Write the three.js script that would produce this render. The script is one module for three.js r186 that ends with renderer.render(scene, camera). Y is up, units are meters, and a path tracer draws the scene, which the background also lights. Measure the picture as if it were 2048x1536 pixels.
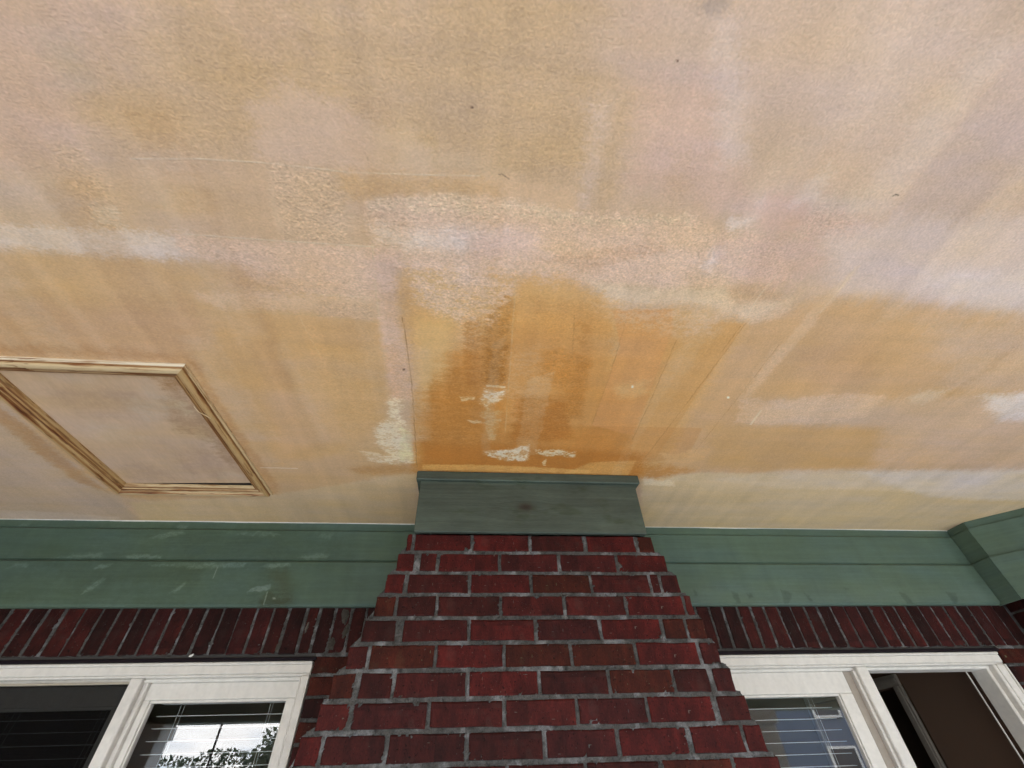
import * as THREE from 'three';
import { mergeGeometries, toCreasedNormals } from 'three/addons/utils/BufferGeometryUtils.js';

// ---------------------------------------------------------------- camera, sky, sun, exposure
const scene = new THREE.Scene();
const D2R = Math.PI / 180;
const camera = new THREE.PerspectiveCamera(84.88, 4 / 3, 0.02, 400);
camera.position.set(0, 1.6, 0);
camera.rotation.set(42.976 * D2R, -6.2 * D2R, -1.996 * D2R, 'YXZ');
const renderer = new THREE.WebGLRenderer({ antialias: true });
renderer.setSize(1024, 768);
renderer.toneMapping = THREE.LinearToneMapping;
renderer.toneMappingExposure = 5.2;
renderer.shadowMap.enabled = true;
const SUN = new THREE.Vector3(0.06, 0.43, 0.88).normalize();
const sun = new THREE.DirectionalLight(new THREE.Color(1, 0.97, 0.92), 3.0);
sun.position.copy(SUN).multiplyScalar(40);
sun.castShadow = true; sun.shadow.radius = 1.5;
Object.assign(sun.shadow.camera, { left: -14, right: 14, top: 14, bottom: -14, near: 1, far: 90 });
sun.shadow.mapSize.set(2048, 2048);
scene.add(sun, sun.target);

// ---------------------------------------------------------------- noise and helpers
let seed = 12345;
const rnd = () => { seed = (seed * 1664525 + 1013904223) >>> 0; return seed / 4294967296; };
const rr = (a, b) => a + (b - a) * rnd();
const PERM = new Float32Array(65536);
for (let i = 0; i < 65536; i++) PERM[i] = rnd();
function vn(x, y, s = 0) {                                        // value noise 0..1
  const xi = Math.floor(x), yi = Math.floor(y), fx = x - xi, fy = y - yi;
  const u = fx * fx * (3 - 2 * fx), v = fy * fy * (3 - 2 * fy);
  const h = (a, b) => PERM[((a & 255) + s * 37 & 255) | (((b + s * 91) & 255) << 8)];
  const a = h(xi, yi), b = h(xi + 1, yi), c = h(xi, yi + 1), d = h(xi + 1, yi + 1);
  return a + (b - a) * u + (c - a) * v + (a - b - c + d) * u * v;
}
function fbm(x, y, o = 4, s = 0) { let t = 0, a = 0.5, n = 0; for (let i = 0; i < o; i++) { t += a * vn(x, y, s + i * 7); n += a; a *= 0.5; x = x * 2.03 + 11.3; y = y * 2.03 + 5.7; } return t / n; }
const sst = (a, b, x) => { const t = Math.min(1, Math.max(0, (x - a) / (b - a))); return t * t * (3 - 2 * t); };
const hex = (h) => Array.isArray(h) ? h : [parseInt(h.slice(0, 2), 16), parseInt(h.slice(2, 4), 16), parseInt(h.slice(4, 6), 16)];
function colourTexture(data, w, h) {
  const t = new THREE.DataTexture(data, w, h, THREE.RGBAFormat, THREE.UnsignedByteType);
  t.colorSpace = THREE.SRGBColorSpace; t.magFilter = THREE.LinearFilter; t.minFilter = THREE.LinearFilter;
  t.wrapS = t.wrapT = THREE.RepeatWrapping; t.needsUpdate = true; return t;
}
function greyTexture(arr, w, h) {
  const d = new Uint8Array(w * h * 4);
  for (let i = 0; i < w * h; i++) { const v = Math.max(0, Math.min(255, arr[i] * 255)); d[4 * i] = d[4 * i + 1] = d[4 * i + 2] = v; d[4 * i + 3] = 255; }
  const t = new THREE.DataTexture(d, w, h, THREE.RGBAFormat, THREE.UnsignedByteType);
  t.magFilter = THREE.LinearFilter; t.minFilter = THREE.LinearFilter; t.wrapS = t.wrapT = THREE.RepeatWrapping; t.needsUpdate = true; return t;
}
function makeTex(n, fn) {                                          // fn(u, v) -> [r, g, b, height]
  const c = new Uint8Array(n * n * 4), b = new Float32Array(n * n);
  for (let j = 0; j < n; j++) for (let i = 0; i < n; i++) {
    const o = fn(i / n, j / n), k = j * n + i;
    for (let q = 0; q < 3; q++) c[4 * k + q] = Math.max(0, Math.min(255, o[q]));
    c[4 * k + 3] = 255; b[k] = o[3];
  }
  return [colourTexture(c, n, n), greyTexture(b, n, n)];
}
const used = {};
function numbered(n) { const k = used[n] = (used[n] ?? -1) + 1; return k ? `${n}_${String(k).padStart(3, '0')}` : n; }
function tag(o, label, category, group, kind) {
  if (label) o.userData.label = label; if (category) o.userData.category = category;
  if (group) o.userData.group = group; if (kind) o.userData.kind = kind; return o;
}
function thing(name, label, category, group, pos = [0, 0, 0]) {
  const g = new THREE.Group(); g.name = numbered(name); g.position.set(...pos); scene.add(g); return tag(g, label, category, group);
}
function part(name, geo, mat, parent) {
  const m = new THREE.Mesh(Array.isArray(geo) ? mergeGeometries(geo) : geo, mat);
  m.castShadow = m.receiveShadow = true;
  m.name = parent === scene ? numbered(name) : name;
  parent.add(m); return m;
}
function structure(name, geo, mat, label) { const m = part(name, geo, mat, scene); return tag(m, label, null, null, 'structure'); }
// chamfered box from extents, uv in metres
function bx(x0, x1, y0, y1, z0, z1, c = 0.0015, du = 0, dv = 0) {
  const P = [], U = [];
  const cx = Math.min(c, (x1 - x0) / 3, (y1 - y0) / 3, (z1 - z0) / 3);
  const lo = [x0, y0, z0], hi = [x1, y1, z1];
  const corner = (s, ax) => [0, 1, 2].map((k) => (s[k] > 0 ? hi[k] - (k === ax ? 0 : cx) : lo[k] + (k === ax ? 0 : cx)));
  const L = (x1 - x0 >= y1 - y0 && x1 - x0 >= z1 - z0) ? 0 : (y1 - y0 >= z1 - z0 ? 1 : 2);
  const tri = (a, b, d) => {
    for (const p of [a, b, d]) { P.push(...p); const o = [0, 1, 2].filter((k) => k !== L); U.push(p[L] + du, p[o[0]] + p[o[1]] * 0.9 + dv); }
  };
  const ctr = [(x0 + x1) / 2, (y0 + y1) / 2, (z0 + z1) / 2];
  const poly = (pts) => {
    const [a, b, d] = pts, n = new THREE.Vector3(b[0] - a[0], b[1] - a[1], b[2] - a[2]).cross(new THREE.Vector3(d[0] - a[0], d[1] - a[1], d[2] - a[2]));
    const m = pts.reduce((s, p) => [s[0] + p[0], s[1] + p[1], s[2] + p[2]], [0, 0, 0]).map((v, k) => v / pts.length - ctr[k]);
    if (n.x * m[0] + n.y * m[1] + n.z * m[2] < 0) pts = pts.slice().reverse();
    for (let i = 2; i < pts.length; i++) tri(pts[0], pts[i - 1], pts[i]);
  };
  for (let ax = 0; ax < 3; ax++) for (const s of [-1, 1]) {
    const b = (ax + 1) % 3, d = (ax + 2) % 3, q = [[-1, -1], [1, -1], [1, 1], [-1, 1]].map(([u, v]) => { const t = [0, 0, 0]; t[ax] = s; t[b] = u; t[d] = v; return corner(t, ax); });
    poly(q);
  }
  for (let ax = 0; ax < 3; ax++) { const b = (ax + 1) % 3, d = (ax + 2) % 3; for (const u of [-1, 1]) for (const v of [-1, 1]) {
    const t1 = [0, 0, 0]; t1[ax] = -1; t1[b] = u; t1[d] = v; const t2 = t1.slice(); t2[ax] = 1;
    poly([corner(t1, b), corner(t2, b), corner(t2, d), corner(t1, d)]);
  } }
  for (const a of [-1, 1]) for (const b of [-1, 1]) for (const d of [-1, 1]) poly([0, 1, 2].map((ax) => corner([a, b, d], ax)));
  const g = new THREE.BufferGeometry();
  g.setAttribute('position', new THREE.Float32BufferAttribute(P, 3)); g.setAttribute('uv', new THREE.Float32BufferAttribute(U, 2));
  g.computeVertexNormals(); return g;
}
function planSlab(pts, y0, y1, du = 0) {                            // vertical prism over a plan polygon [[x, z], ...], uv along its first edge
  const s = new THREE.Shape(pts.map(([x, z]) => new THREE.Vector2(x, -z)));
  const g = new THREE.ExtrudeGeometry(s, { depth: y1 - y0, bevelEnabled: true, bevelThickness: 0.0015, bevelSize: 0.0015, bevelOffset: -0.0015, bevelSegments: 1 });
  g.rotateX(-Math.PI / 2); g.translate(0, y0, 0);
  const n = g.index ? g.toNonIndexed() : g, p = n.attributes.position, uv = n.attributes.uv;
  for (let i = 0; i < p.count; i++) uv.setXY(i, (p.getX(i) + p.getZ(i)) * 0.7 + du, p.getY(i));
  n.computeVertexNormals(); return n;
}

// ---------------------------------------------------------------- the sky (air and clouds)
{
  const W = 1024, H = 512, d = new Float32Array(W * H * 4);
  for (let j = 0; j < H; j++) for (let i = 0; i < W; i++) {
    const el = (j / H - 0.5) * Math.PI, az = i / W * 2 * Math.PI;
    const e = Math.max(0, Math.sin(el)), X = Math.cos(el) * Math.cos(az), Z = Math.cos(el) * Math.sin(az);
    const k = 1 / (e + 0.18), c = fbm(X * k * 1.6 + 9, Z * k * 1.6 + 4, 6, 3);
    const cl = sst(0.42, 0.62, c), h = Math.pow(1 - e, 4);
    const blue = [0.30 + 0.62 * h, 0.52 + 0.58 * h, 0.95 + 0.36 * h];
    const cloud = 1.55 + 0.5 * (fbm(X * k * 5, Z * k * 5, 4, 9) - 0.5);
    const q = 4 * (j * W + i);
    for (let t = 0; t < 3; t++) d[q + t] = (blue[t] * (1 - cl) + cl * cloud * [1, 1.0, 1.0][t]) * 1.0;
    d[q + 3] = 1;
  }
  const t = new THREE.DataTexture(d, W, H, THREE.RGBAFormat, THREE.FloatType);
  t.mapping = THREE.EquirectangularReflectionMapping; t.magFilter = THREE.LinearFilter; t.minFilter = THREE.LinearFilter; t.needsUpdate = true;
  scene.background = t; scene.environment = t;
}

// ---------------------------------------------------------------- painted surfaces: stains, patches and trowelled joints laid out in metres
function paint(W, H, [x0, x1, z0, z1], base, baseRough, layers, lines, grain) {
  const N = W * H, col = new Float32Array(N * 3), rough = new Float32Array(N).fill(baseRough), ridge = new Float32Array(N), coat = new Float32Array(N);
  const b = hex(base); for (let i = 0; i < N; i++) { col[3 * i] = b[0]; col[3 * i + 1] = b[1]; col[3 * i + 2] = b[2]; }
  const sx = (x1 - x0) / W, sz = (z1 - z0) / H;
  layers.forEach(([h, al, soft, rag, brk, rg, p], li) => {
    const c = hex(h), n = p.length / 2; let a0 = 1e9, a1 = -1e9, b0 = 1e9, b1 = -1e9;
    for (let i = 0; i < n; i++) { a0 = Math.min(a0, p[2 * i]); a1 = Math.max(a1, p[2 * i]); b0 = Math.min(b0, p[2 * i + 1]); b1 = Math.max(b1, p[2 * i + 1]); }
    const m = soft + rag * 1.5; a0 -= m; a1 += m; b0 -= m; b1 += m;
    const i0 = Math.max(0, Math.floor((a0 - x0) / sx)), i1 = Math.min(W - 1, Math.ceil((a1 - x0) / sx)), j0 = Math.max(0, Math.floor((b0 - z0) / sz)), j1 = Math.min(H - 1, Math.ceil((b1 - z0) / sz));
    const f1 = rag > 0.004 ? 1 / Math.max(0.02, rag * 5) : 120, s = li * 3;
    for (let j = j0; j <= j1; j++) for (let i = i0; i <= i1; i++) {
      const x = x0 + (i + 0.5) * sx, z = z0 + (j + 0.5) * sz;
      let X = x, Z = z;
      if (rag > 0) { X += rag * (2.2 * (fbm(x * 7, z * 55, 4, s) - 0.5) + 1.1 * (fbm(x * f1, z * f1, 3, s) - 0.5)); Z += rag * (2.2 * (fbm(x * 55 + 31, z * 7 + 17, 4, s) - 0.5) + 1.1 * (fbm(x * f1 + 31, z * f1 + 17, 3, s) - 0.5)); }
      let best = 1e9, inside = false;
      for (let k = 0, q = n - 1; k < n; q = k++) {
        const ax = p[2 * q], az = p[2 * q + 1], bx_ = p[2 * k], bz = p[2 * k + 1], ex = bx_ - ax, ez = bz - az, wx = X - ax, wz = Z - az;
        const t = Math.min(1, Math.max(0, (wx * ex + wz * ez) / (ex * ex + ez * ez))), dx = wx - ex * t, dz = wz - ez * t, dd = dx * dx + dz * dz;
        if (dd < best) best = dd;
        if ((az > Z) !== (bz > Z) && X < (bx_ - ax) * (Z - az) / (bz - az) + ax) inside = !inside;
      }
      const d = Math.sqrt(best) * (inside ? -1 : 1) + (soft > 0.003 ? (vn(x * 150, z * 240, 71) + vn(x * 330, z * 420, 72) - 1) * Math.min(0.016, soft * 0.9) : 0);
      if (d > soft) continue;
      let A = al * sst(soft, -soft, d);
      if (brk > 0) {
        const nz = 0.55 * fbm(x * 45, z * 110, 3, s + 1) + 0.45 * fbm(x * 190, z * 260, 2, s + 2), edge = Math.min(1, Math.max(0, -d / (soft * 3 + 0.006)));
        A *= 1 - brk * (1 - sst(0.44, 0.58, nz + 0.085 * edge));
      }
      if (A <= 0.002) continue;
      const k = j * W + i;
      for (let q = 0; q < 3; q++) col[3 * k + q] += (c[q] - col[3 * k + q]) * A;
      if (rg >= 0) rough[k] += (rg - rough[k]) * A;
      if (soft < 0.04) { coat[k] += (PERM[li * 13] - coat[k]) * A; const e = (d + soft * 0.6) / 0.0028; if (soft < 0.025 && e > -2 && e < 2) ridge[k] += 0.5 * al * Math.exp(-e * e) * (0.3 + 0.7 * PERM[li * 7 + 3]); }
    }
  });
  lines.forEach(([h, al, wd, rd, p], li) => {
    const c = hex(h), n = p.length / 2;
    for (let e = 0; e < n - 1; e++) {
      const ax = p[2 * e], az = p[2 * e + 1], ex = p[2 * e + 2] - ax, ez = p[2 * e + 3] - az, m = wd * 2;
      const i0 = Math.max(0, Math.floor((Math.min(ax, ax + ex) - m - x0) / sx)), i1 = Math.min(W - 1, Math.ceil((Math.max(ax, ax + ex) + m - x0) / sx));
      const j0 = Math.max(0, Math.floor((Math.min(az, az + ez) - m - z0) / sz)), j1 = Math.min(H - 1, Math.ceil((Math.max(az, az + ez) + m - z0) / sz));
      for (let j = j0; j <= j1; j++) for (let i = i0; i <= i1; i++) {
        const x = x0 + (i + 0.5) * sx + 0.003 * (fbm(j * 0.05, i * 0.05, 2, 60 + li) - 0.5), z = z0 + (j + 0.5) * sz;
        const t = Math.min(1, Math.max(0, ((x - ax) * ex + (z - az) * ez) / (ex * ex + ez * ez))), d = Math.hypot(x - ax - ex * t, z - az - ez * t);
        const A = al * sst(wd, wd * 0.3, d) * (0.45 + 0.55 * sst(0.3, 0.6, fbm(x * 30, z * 30, 3, 40 + li))), k = j * W + i;
        if (A <= 0.01) continue;
        for (let q = 0; q < 3; q++) col[3 * k + q] += (c[q] - col[3 * k + q]) * A;
        ridge[k] += (rd * A / al - ridge[k]) * A / al;
      }
    }
  });
  const out = new Uint8Array(N * 4), bump = new Float32Array(N);
  for (let j = 0; j < H; j++) for (let i = 0; i < W; i++) {
    const k = j * W + i, x = x0 + (i + 0.5) * sx, z = z0 + (j + 0.5) * sz, r = rough[k];
    const [g, hgt] = grain(x, z, r);
    bump[k] = 0.42 + hgt + ridge[k] * 0.12 + coat[k] * 0.16;
    const blot = 0.55 * fbm(x * 9, z * 9, 4, 21) + 0.75 * fbm(x * 26, z * 2.2, 4, 22) + 0.5 * fbm(x * 2.5, z * 34, 4, 23) - 0.9, warm = fbm(x * 5 + 3, z * 14 + 8, 4, 33) - 0.5;
    for (let q = 0; q < 3; q++) out[4 * k + q] = Math.max(0, Math.min(255, col[3 * k + q] * (1 + 0.10 * blot + g) * (1 + [0.02, 0, -0.09][q] * warm * 1.6)));
    out[4 * k + 3] = 255;
  }
  return [colourTexture(out, W, H), greyTexture(bump, W, H)];
}
const CEIL = [-2.45, 2.95, -2.0, 0.4];
const CEILING_LAYERS = [  // stain and patch colours, brightened by zone to offset uneven lighting
[[209,175,157],0.624,0.1,0.05,0,0.35,[-0.96,-0.124,-0.497,-0.085,-0.62,-0.219,-0.753,-0.349,-1.243,-0.422]],
[[201,166,125],0.663,0.09,0.06,0.2,0.5,[-0.557,-0.09,-0.265,-0.066,0.154,-0.031,0.25,-0.393,-0.115,-0.342,-0.411,-0.35,-0.712,-0.373]],
[[211,176,149],0.546,0.03,0.03,0.2,0.35,[-0.433,-0.085,-0.316,-0.075,-0.323,-0.142,-0.389,-0.173,-0.45,-0.146]],
[[210,180,159],0.741,0.05,0.03,0,0.2,[0.181,-0.028,1.195,0.056,2.142,-0.54,0.905,-0.588,0.644,-0.488,0.473,-0.382,0.261,-0.37]],
[[220,197,184],0.312,0.1,0.05,0,0.2,[0.568,0.004,0.791,0.022,0.808,-0.168,0.751,-0.216,0.66,-0.205]],
[[208,173,145],0.546,0.04,0.03,0.2,0.2,[0.194,-0.033,0.272,-0.026,0.329,-0.294,0.292,-0.347]],
[[216,176,155],0.468,0.04,0.03,0.1,0.2,[0.276,-0.163,0.427,-0.143,0.47,-0.255,0.582,-0.369,0.475,-0.388,0.308,-0.325]],
[[199,171,151],0.39,0.03,0.02,0.1,0.2,[0.509,-0.191,0.609,-0.159,0.625,-0.098,0.671,-0.109,0.68,-0.267,0.637,-0.342]],
[[221,196,176],0.468,0.025,0.02,0.1,0.2,[0.908,-0.055,0.895,-0.357,0.803,-0.364,0.832,-0.054]],
[[200,172,154],0.585,0.007,0.004,0.1,0.25,[0.914,-0.029,0.909,-0.193,0.906,-0.368,0.967,-0.4,1.062,-0.393,1.157,-0.203,1.098,-0.082]],
[[214,180,161],0.273,0.06,0.04,0.2,0.4,[0.904,-0.069,1.027,-0.025,1.273,-0.223,1.081,-0.237]],
[[200,177,150],0.468,0.025,0.02,0.1,0.3,[-0.732,-0.169,-0.679,-0.167,-0.687,-0.225,-0.713,-0.247,-0.749,-0.24]],
[[201,166,128],0.546,0.06,0.04,0.2,0.45,[-0.674,-0.19,-0.422,-0.176,-0.447,-0.343,-0.704,-0.358,-0.712,-0.295]],
[[207,169,140],0.429,0.05,0.04,0.2,0.35,[-0.866,-0.276,-0.784,-0.3,-0.846,-0.383,-0.951,-0.391]],
[[214,181,156],0.702,0.02,0.012,0,0.04,[-0.434,-0.253,-0.364,-0.21,-0.315,-0.217,-0.255,-0.243,-0.218,-0.269,-0.148,-0.266,-0.113,-0.3,-0.113,-0.339,-0.227,-0.357,-0.396,-0.347,-0.456,-0.344]],
[[214,183,146],0.468,0.025,0.015,0,0.08,[-0.223,-0.269,-0.148,-0.263,-0.103,-0.299,0.026,-0.317,0.037,-0.337,-0.115,-0.342,-0.217,-0.354]],
[[215,178,140],0.663,0.012,0.008,0,0.06,[-0.115,-0.342,0.027,-0.336,0.186,-0.355,0.208,-0.409,0.097,-0.404,-0.013,-0.385,-0.107,-0.374]],
[[207,172,138],0.663,0.012,0.008,0,0.06,[-0.715,-0.362,-0.439,-0.348,-0.456,-0.516,-0.597,-0.504,-0.776,-0.513,-0.765,-0.446]],
[[204,175,151],0.546,0.03,0.02,0,0.06,[-0.728,-0.403,-0.644,-0.406,-0.676,-0.494,-0.773,-0.508]],
[[204,177,154],0.624,0.03,0.02,0.1,0.15,[-1.015,-0.405,-0.872,-0.423,-0.822,-0.482,-0.9,-0.512,-1.113,-0.531]],
[[213,179,146],0.8,0.006,0.004,0,1,[-0.437,-0.349,-0.307,-0.354,-0.299,-0.391,-0.309,-0.512,-0.449,-0.515]],
[[211,176,142],0.8,0.012,0.012,0.5,0.95,[-0.839,-0.345,-0.778,-0.347,-0.767,-0.396,-0.781,-0.49,-0.783,-0.525,-0.833,-0.519,-0.851,-0.473,-0.849,-0.402]],
[[221,200,177],0.546,0.012,0.012,0.5,0.6,[-0.832,-0.451,-0.783,-0.458,-0.78,-0.507,-0.839,-0.511]],
[[218,187,154],0.39,0.004,0.004,0.2,0.1,[-0.452,-0.4,-0.441,-0.401,-0.444,-0.479,-0.461,-0.502]],
[[201,161,115],0.624,0.02,0.012,0.2,0.4,[-0.306,-0.356,-0.176,-0.353,0.028,-0.354,0.019,-0.379,-0.097,-0.384,-0.245,-0.41,-0.295,-0.403]],
[[208,169,125],0.97,0.032,0.016,0.05,0.12,[-1.404,-0.593,-0.771,-0.58,-0.574,-0.585,-0.397,-0.615,-0.27,-0.73,-0.294,-1.449,-0.231,-1.502,-0.839,-1.753,-1.379,-1.773,-2.202,-1.434]],
[[203,160,119],0.7,0.05,0.03,0.2,0.12,[-1.298,-0.712,-0.743,-0.712,-0.751,-0.849,-0.841,-0.933,-1.479,-0.936]],
[[210,167,117],0.85,0.02,0.012,0.05,0.1,[-0.644,-0.728,-0.424,-0.727,-0.276,-0.739,-0.294,-1.035,-0.401,-1.286,-0.593,-1.426,-0.752,-1.469,-0.749,-1.06,-0.804,-0.911,-0.715,-0.793]],
[[215,173,130],0.7,0.03,0.02,0.1,0.1,[-0.635,-0.9,-0.454,-0.85,-0.49,-1.291,-0.731,-1.399]],
[[209,165,114],0.6,0.012,0.008,0.1,0.3,[-0.48,-0.744,-0.277,-0.744,-0.297,-1.011,-0.322,-1.222,-0.466,-1.259,-0.484,-0.976]],
[[227,207,194],0.75,0.016,0.008,0.2,0.35,[-1.152,-0.53,-0.924,-0.517,-0.767,-0.512,-0.664,-0.514,-0.566,-0.565,-0.773,-0.584,-0.934,-0.582,-1.193,-0.58]],
[[221,186,160],0.92,0.012,0.01,0.1,0.75,[-0.696,-0.514,-0.478,-0.518,-0.253,-0.514,-0.271,-0.666,-0.434,-0.664,-0.565,-0.626,-0.585,-0.586,-0.697,-0.562]],
[[209,171,136],0.6,0.02,0.012,0.4,0.6,[-0.617,-0.582,-0.487,-0.6,-0.433,-0.661,-0.567,-0.701,-0.631,-0.645]],
[[226,192,162],0.6,0.016,0.008,0.2,0.55,[-0.711,-0.674,-0.578,-0.662,-0.281,-0.654,-0.289,-0.718,-0.42,-0.71,-0.644,-0.725,-0.714,-0.701]],
[[210,174,139],0.7,0.006,0.006,0.3,0.95,[-0.417,-0.675,-0.285,-0.676,-0.291,-0.732,-0.425,-0.73]],
[[225,190,162],0.95,0.014,0.01,0.15,0.8,[-0.25,-0.41,-0.076,-0.386,0.041,-0.386,0.174,-0.404,0.463,-0.386,0.482,-0.405,0.689,-0.432,0.775,-0.535,0.53,-0.579,0.27,-0.584,0.09,-0.56,-0.188,-0.572,-0.256,-0.55]],
[[223,194,163],0.75,0.008,0.01,0.65,1,[-0.25,-0.406,-0.076,-0.382,0.073,-0.386,0.219,-0.406,0.464,-0.389,0.46,-0.407,0.212,-0.425,-0.012,-0.423,-0.249,-0.434]],
[[235,218,207],0.6,0.03,0.012,0.25,0.6,[-0.253,-0.461,-0.216,-0.463,-0.19,-0.48,-0.027,-0.453,0.035,-0.466,-0.038,-0.509,-0.195,-0.523,-0.237,-0.498]],
[[229,196,181],0.7,0.03,0.02,0.2,0.5,[-0.044,-0.472,0.125,-0.454,0.158,-0.521,-0.008,-0.54]],
[[227,192,172],0.7,0.012,0.008,0.2,0.6,[-0.253,-0.514,-0.194,-0.52,-0.217,-0.727,-0.208,-0.797,-0.205,-0.994,-0.207,-1.054,-0.281,-1.058,-0.27,-0.878,-0.274,-0.731]],
[[211,165,121],0.55,0.02,0.012,0.4,0.8,[-0.277,-0.82,-0.189,-0.834,-0.207,-1.054,-0.281,-1.058]],
[[228,194,172],0.7,0.02,0.014,0.3,0.7,[0.206,-0.454,0.413,-0.439,0.509,-0.497,0.511,-0.565,0.281,-0.576]],
[[206,165,134],0.55,0.014,0.012,0.55,0.8,[0.064,-0.541,0.16,-0.532,0.288,-0.554,0.327,-0.51,0.427,-0.476,0.383,-0.454,0.249,-0.489]],
[[238,220,210],0.624,0.014,0.01,0.35,0.4,[0.549,-0.392,0.589,-0.382,0.598,-0.345,0.606,-0.329,0.616,-0.389,0.593,-0.412,0.554,-0.42]],
[[235,215,207],0.6,0.016,0.01,0.35,0.5,[0.536,-0.458,0.563,-0.451,0.57,-0.479,0.561,-0.528,0.539,-0.522]],
[[218,180,160],0.6,0.02,0.02,0.3,0.5,[0.541,-0.43,0.776,-0.414,0.851,-0.487,0.762,-0.558,0.596,-0.547]],
[[217,177,156],0.624,0.014,0.006,0,0.04,[0.588,-0.38,0.603,-0.324,0.703,-0.338,0.731,-0.381,0.714,-0.412,0.627,-0.41]],
[[219,181,159],0.7,0.02,0.014,0.4,1,[0.708,-0.382,0.732,-0.346,0.861,-0.36,0.889,-0.381,0.858,-0.423,0.729,-0.417]],
[[216,195,168],0.39,0.03,0.02,0.3,0.6,[0.7,-0.332,0.813,-0.298,0.83,-0.351,0.736,-0.352]],
[[227,209,199],0.39,0.016,0.008,0,0.08,[0.667,-0.346,0.678,-0.297,0.691,-0.267,0.711,-0.28,0.714,-0.337,0.689,-0.352]],
[[221,196,183],0.8,0.035,0.02,0.05,0.2,[0.784,-0.425,0.939,-0.366,1.5,-0.302,1.893,-0.591,1.521,-0.615,1.109,-0.574,0.935,-0.57]],
[[234,215,203],0.5,0.04,0.02,0.2,0.2,[1.103,-0.484,1.543,-0.439,1.724,-0.584,1.228,-0.576]],
[[213,170,124],0.96,0.035,0.016,0.05,0.12,[0.291,-0.677,0.737,-0.665,0.894,-0.592,1.033,-0.587,1.278,-0.599,1.938,-0.625,2.299,-0.89,1.359,-0.968,1.011,-0.987,0.941,-1.129,1.474,-1.116,2.191,-1.34,1.272,-1.438,0.892,-1.466,0.677,-1.491,0.468,-1.017]],
[[207,163,120],0.55,0.03,0.02,0.1,0.1,[0.944,-0.764,1.159,-0.712,1.252,-0.876,1.084,-0.933]],
[[218,184,151],0.7,0.06,0.04,0.2,0.2,[1.234,-0.634,1.893,-0.591,2.332,-0.915,1.561,-0.906]],
[[218,182,150],0.85,0.07,0.04,0.2,0.2,[1.359,-0.968,2.266,-0.866,3.029,-1.428,1.666,-1.363]],
[[235,207,173],0.75,0.016,0.01,0.2,0.4,[0.268,-0.575,0.424,-0.577,0.535,-0.575,0.622,-0.575,0.703,-0.601,0.793,-0.611,0.742,-0.676,0.642,-0.646,0.565,-0.63,0.364,-0.643,0.3,-0.631]],
[[231,197,160],0.7,0.014,0.012,0.35,0.6,[0.563,-0.595,0.73,-0.599,0.828,-0.577,0.811,-0.643,0.742,-0.676,0.639,-0.641]],
[[210,169,133],0.6,0.012,0.012,0.45,0.8,[0.623,-0.563,0.732,-0.553,0.797,-0.595,0.708,-0.61,0.65,-0.605]],
[[226,193,158],0.4,0.006,0.006,0.1,0.1,[0.929,-0.482,0.928,-0.596,0.922,-0.736,0.895,-0.968,0.876,-0.982,0.876,-0.769,0.892,-0.589,0.916,-0.504]],
[[222,184,145],0.5,0.008,0.008,0.4,0.7,[0.858,-0.75,0.917,-0.746,0.908,-0.993,0.857,-0.996]],
[[234,198,165],0.65,0.012,0.012,0.35,0.55,[0.867,-0.988,1.045,-0.986,1.226,-0.935,1.369,-0.947,1.369,-1.055,1.204,-1.121,1.089,-1.121,0.908,-1.119,0.897,-1.041]],
[[231,210,188],0.6,0.02,0.015,0.2,0.2,[1.456,-0.963,1.462,-0.917,1.551,-0.895,1.562,-0.947,1.499,-0.982]],
[[239,223,216],0.85,0.025,0.015,0.2,0.25,[1.689,-0.924,1.853,-0.902,2.117,-0.9,2.296,-1.044,1.893,-1.05,1.778,-0.985]],
[[210,166,113],0.85,0.03,0.015,0.05,0.1,[0.834,-1.14,1.172,-1.132,1.481,-1.125,1.623,-1.365,1.261,-1.419,0.955,-1.413]],
[[221,193,153],0.95,0.012,0.008,0.05,0.12,[0.704,-1.522,0.93,-1.453,1.279,-1.45,2.92,-1.348,3.894,-2.065,0.888,-2.136]],
[[228,205,181],0.65,0.022,0.012,0.25,0.2,[1.042,-1.508,1.261,-1.419,1.558,-1.398,2.308,-1.407,2.298,-1.492,2.129,-1.576,1.675,-1.561,1.351,-1.574]],
[[231,213,201],0.7,0.025,0.015,0.15,0.2,[1.578,-1.425,2.663,-1.339,3.009,-1.616,2.367,-1.639,2.109,-1.61]],
[[238,215,184],0.85,0.008,0.008,0.35,0.2,[0.693,-1.494,0.839,-1.525,0.865,-1.566,0.73,-1.563]],
[[210,182,142],0.5,0.02,0.015,0.2,0.15,[0.774,-1.627,1.241,-1.632,1.291,-1.726,0.839,-1.752]],
[[211,181,141],0.95,0.012,0.008,0.05,0.12,[-0.867,-1.71,-0.512,-1.592,-0.235,-1.521,-0.285,-2.163,-1.594,-2.194,-1.469,-1.798]],
[[219,188,147],0.7,0.01,0.008,0.4,0.2,[-0.435,-1.549,-0.241,-1.502,-0.247,-1.622,-0.397,-1.628]],
[[199,171,145],0.97,0.014,0.01,0.05,0.12,[-1.946,-1.029,-1.481,-1.113,-1.506,-1.418,-1.489,-1.755,-1.594,-2.194,-3.59,-2.24,-2.849,-1.465]],
[[181,127,71],0.5,0.016,0.01,0.3,0.12,[-1.52,-1.127,-1.508,-1.276,-1.514,-1.485,-1.514,-1.713,-1.583,-1.623,-1.587,-1.344,-1.588,-1.218]],
[[198,171,149],0.7,0.025,0.02,0.3,0.15,[-1.719,-1.35,-1.633,-1.507,-1.576,-1.736,-1.712,-1.829,-1.932,-1.629]],
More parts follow.
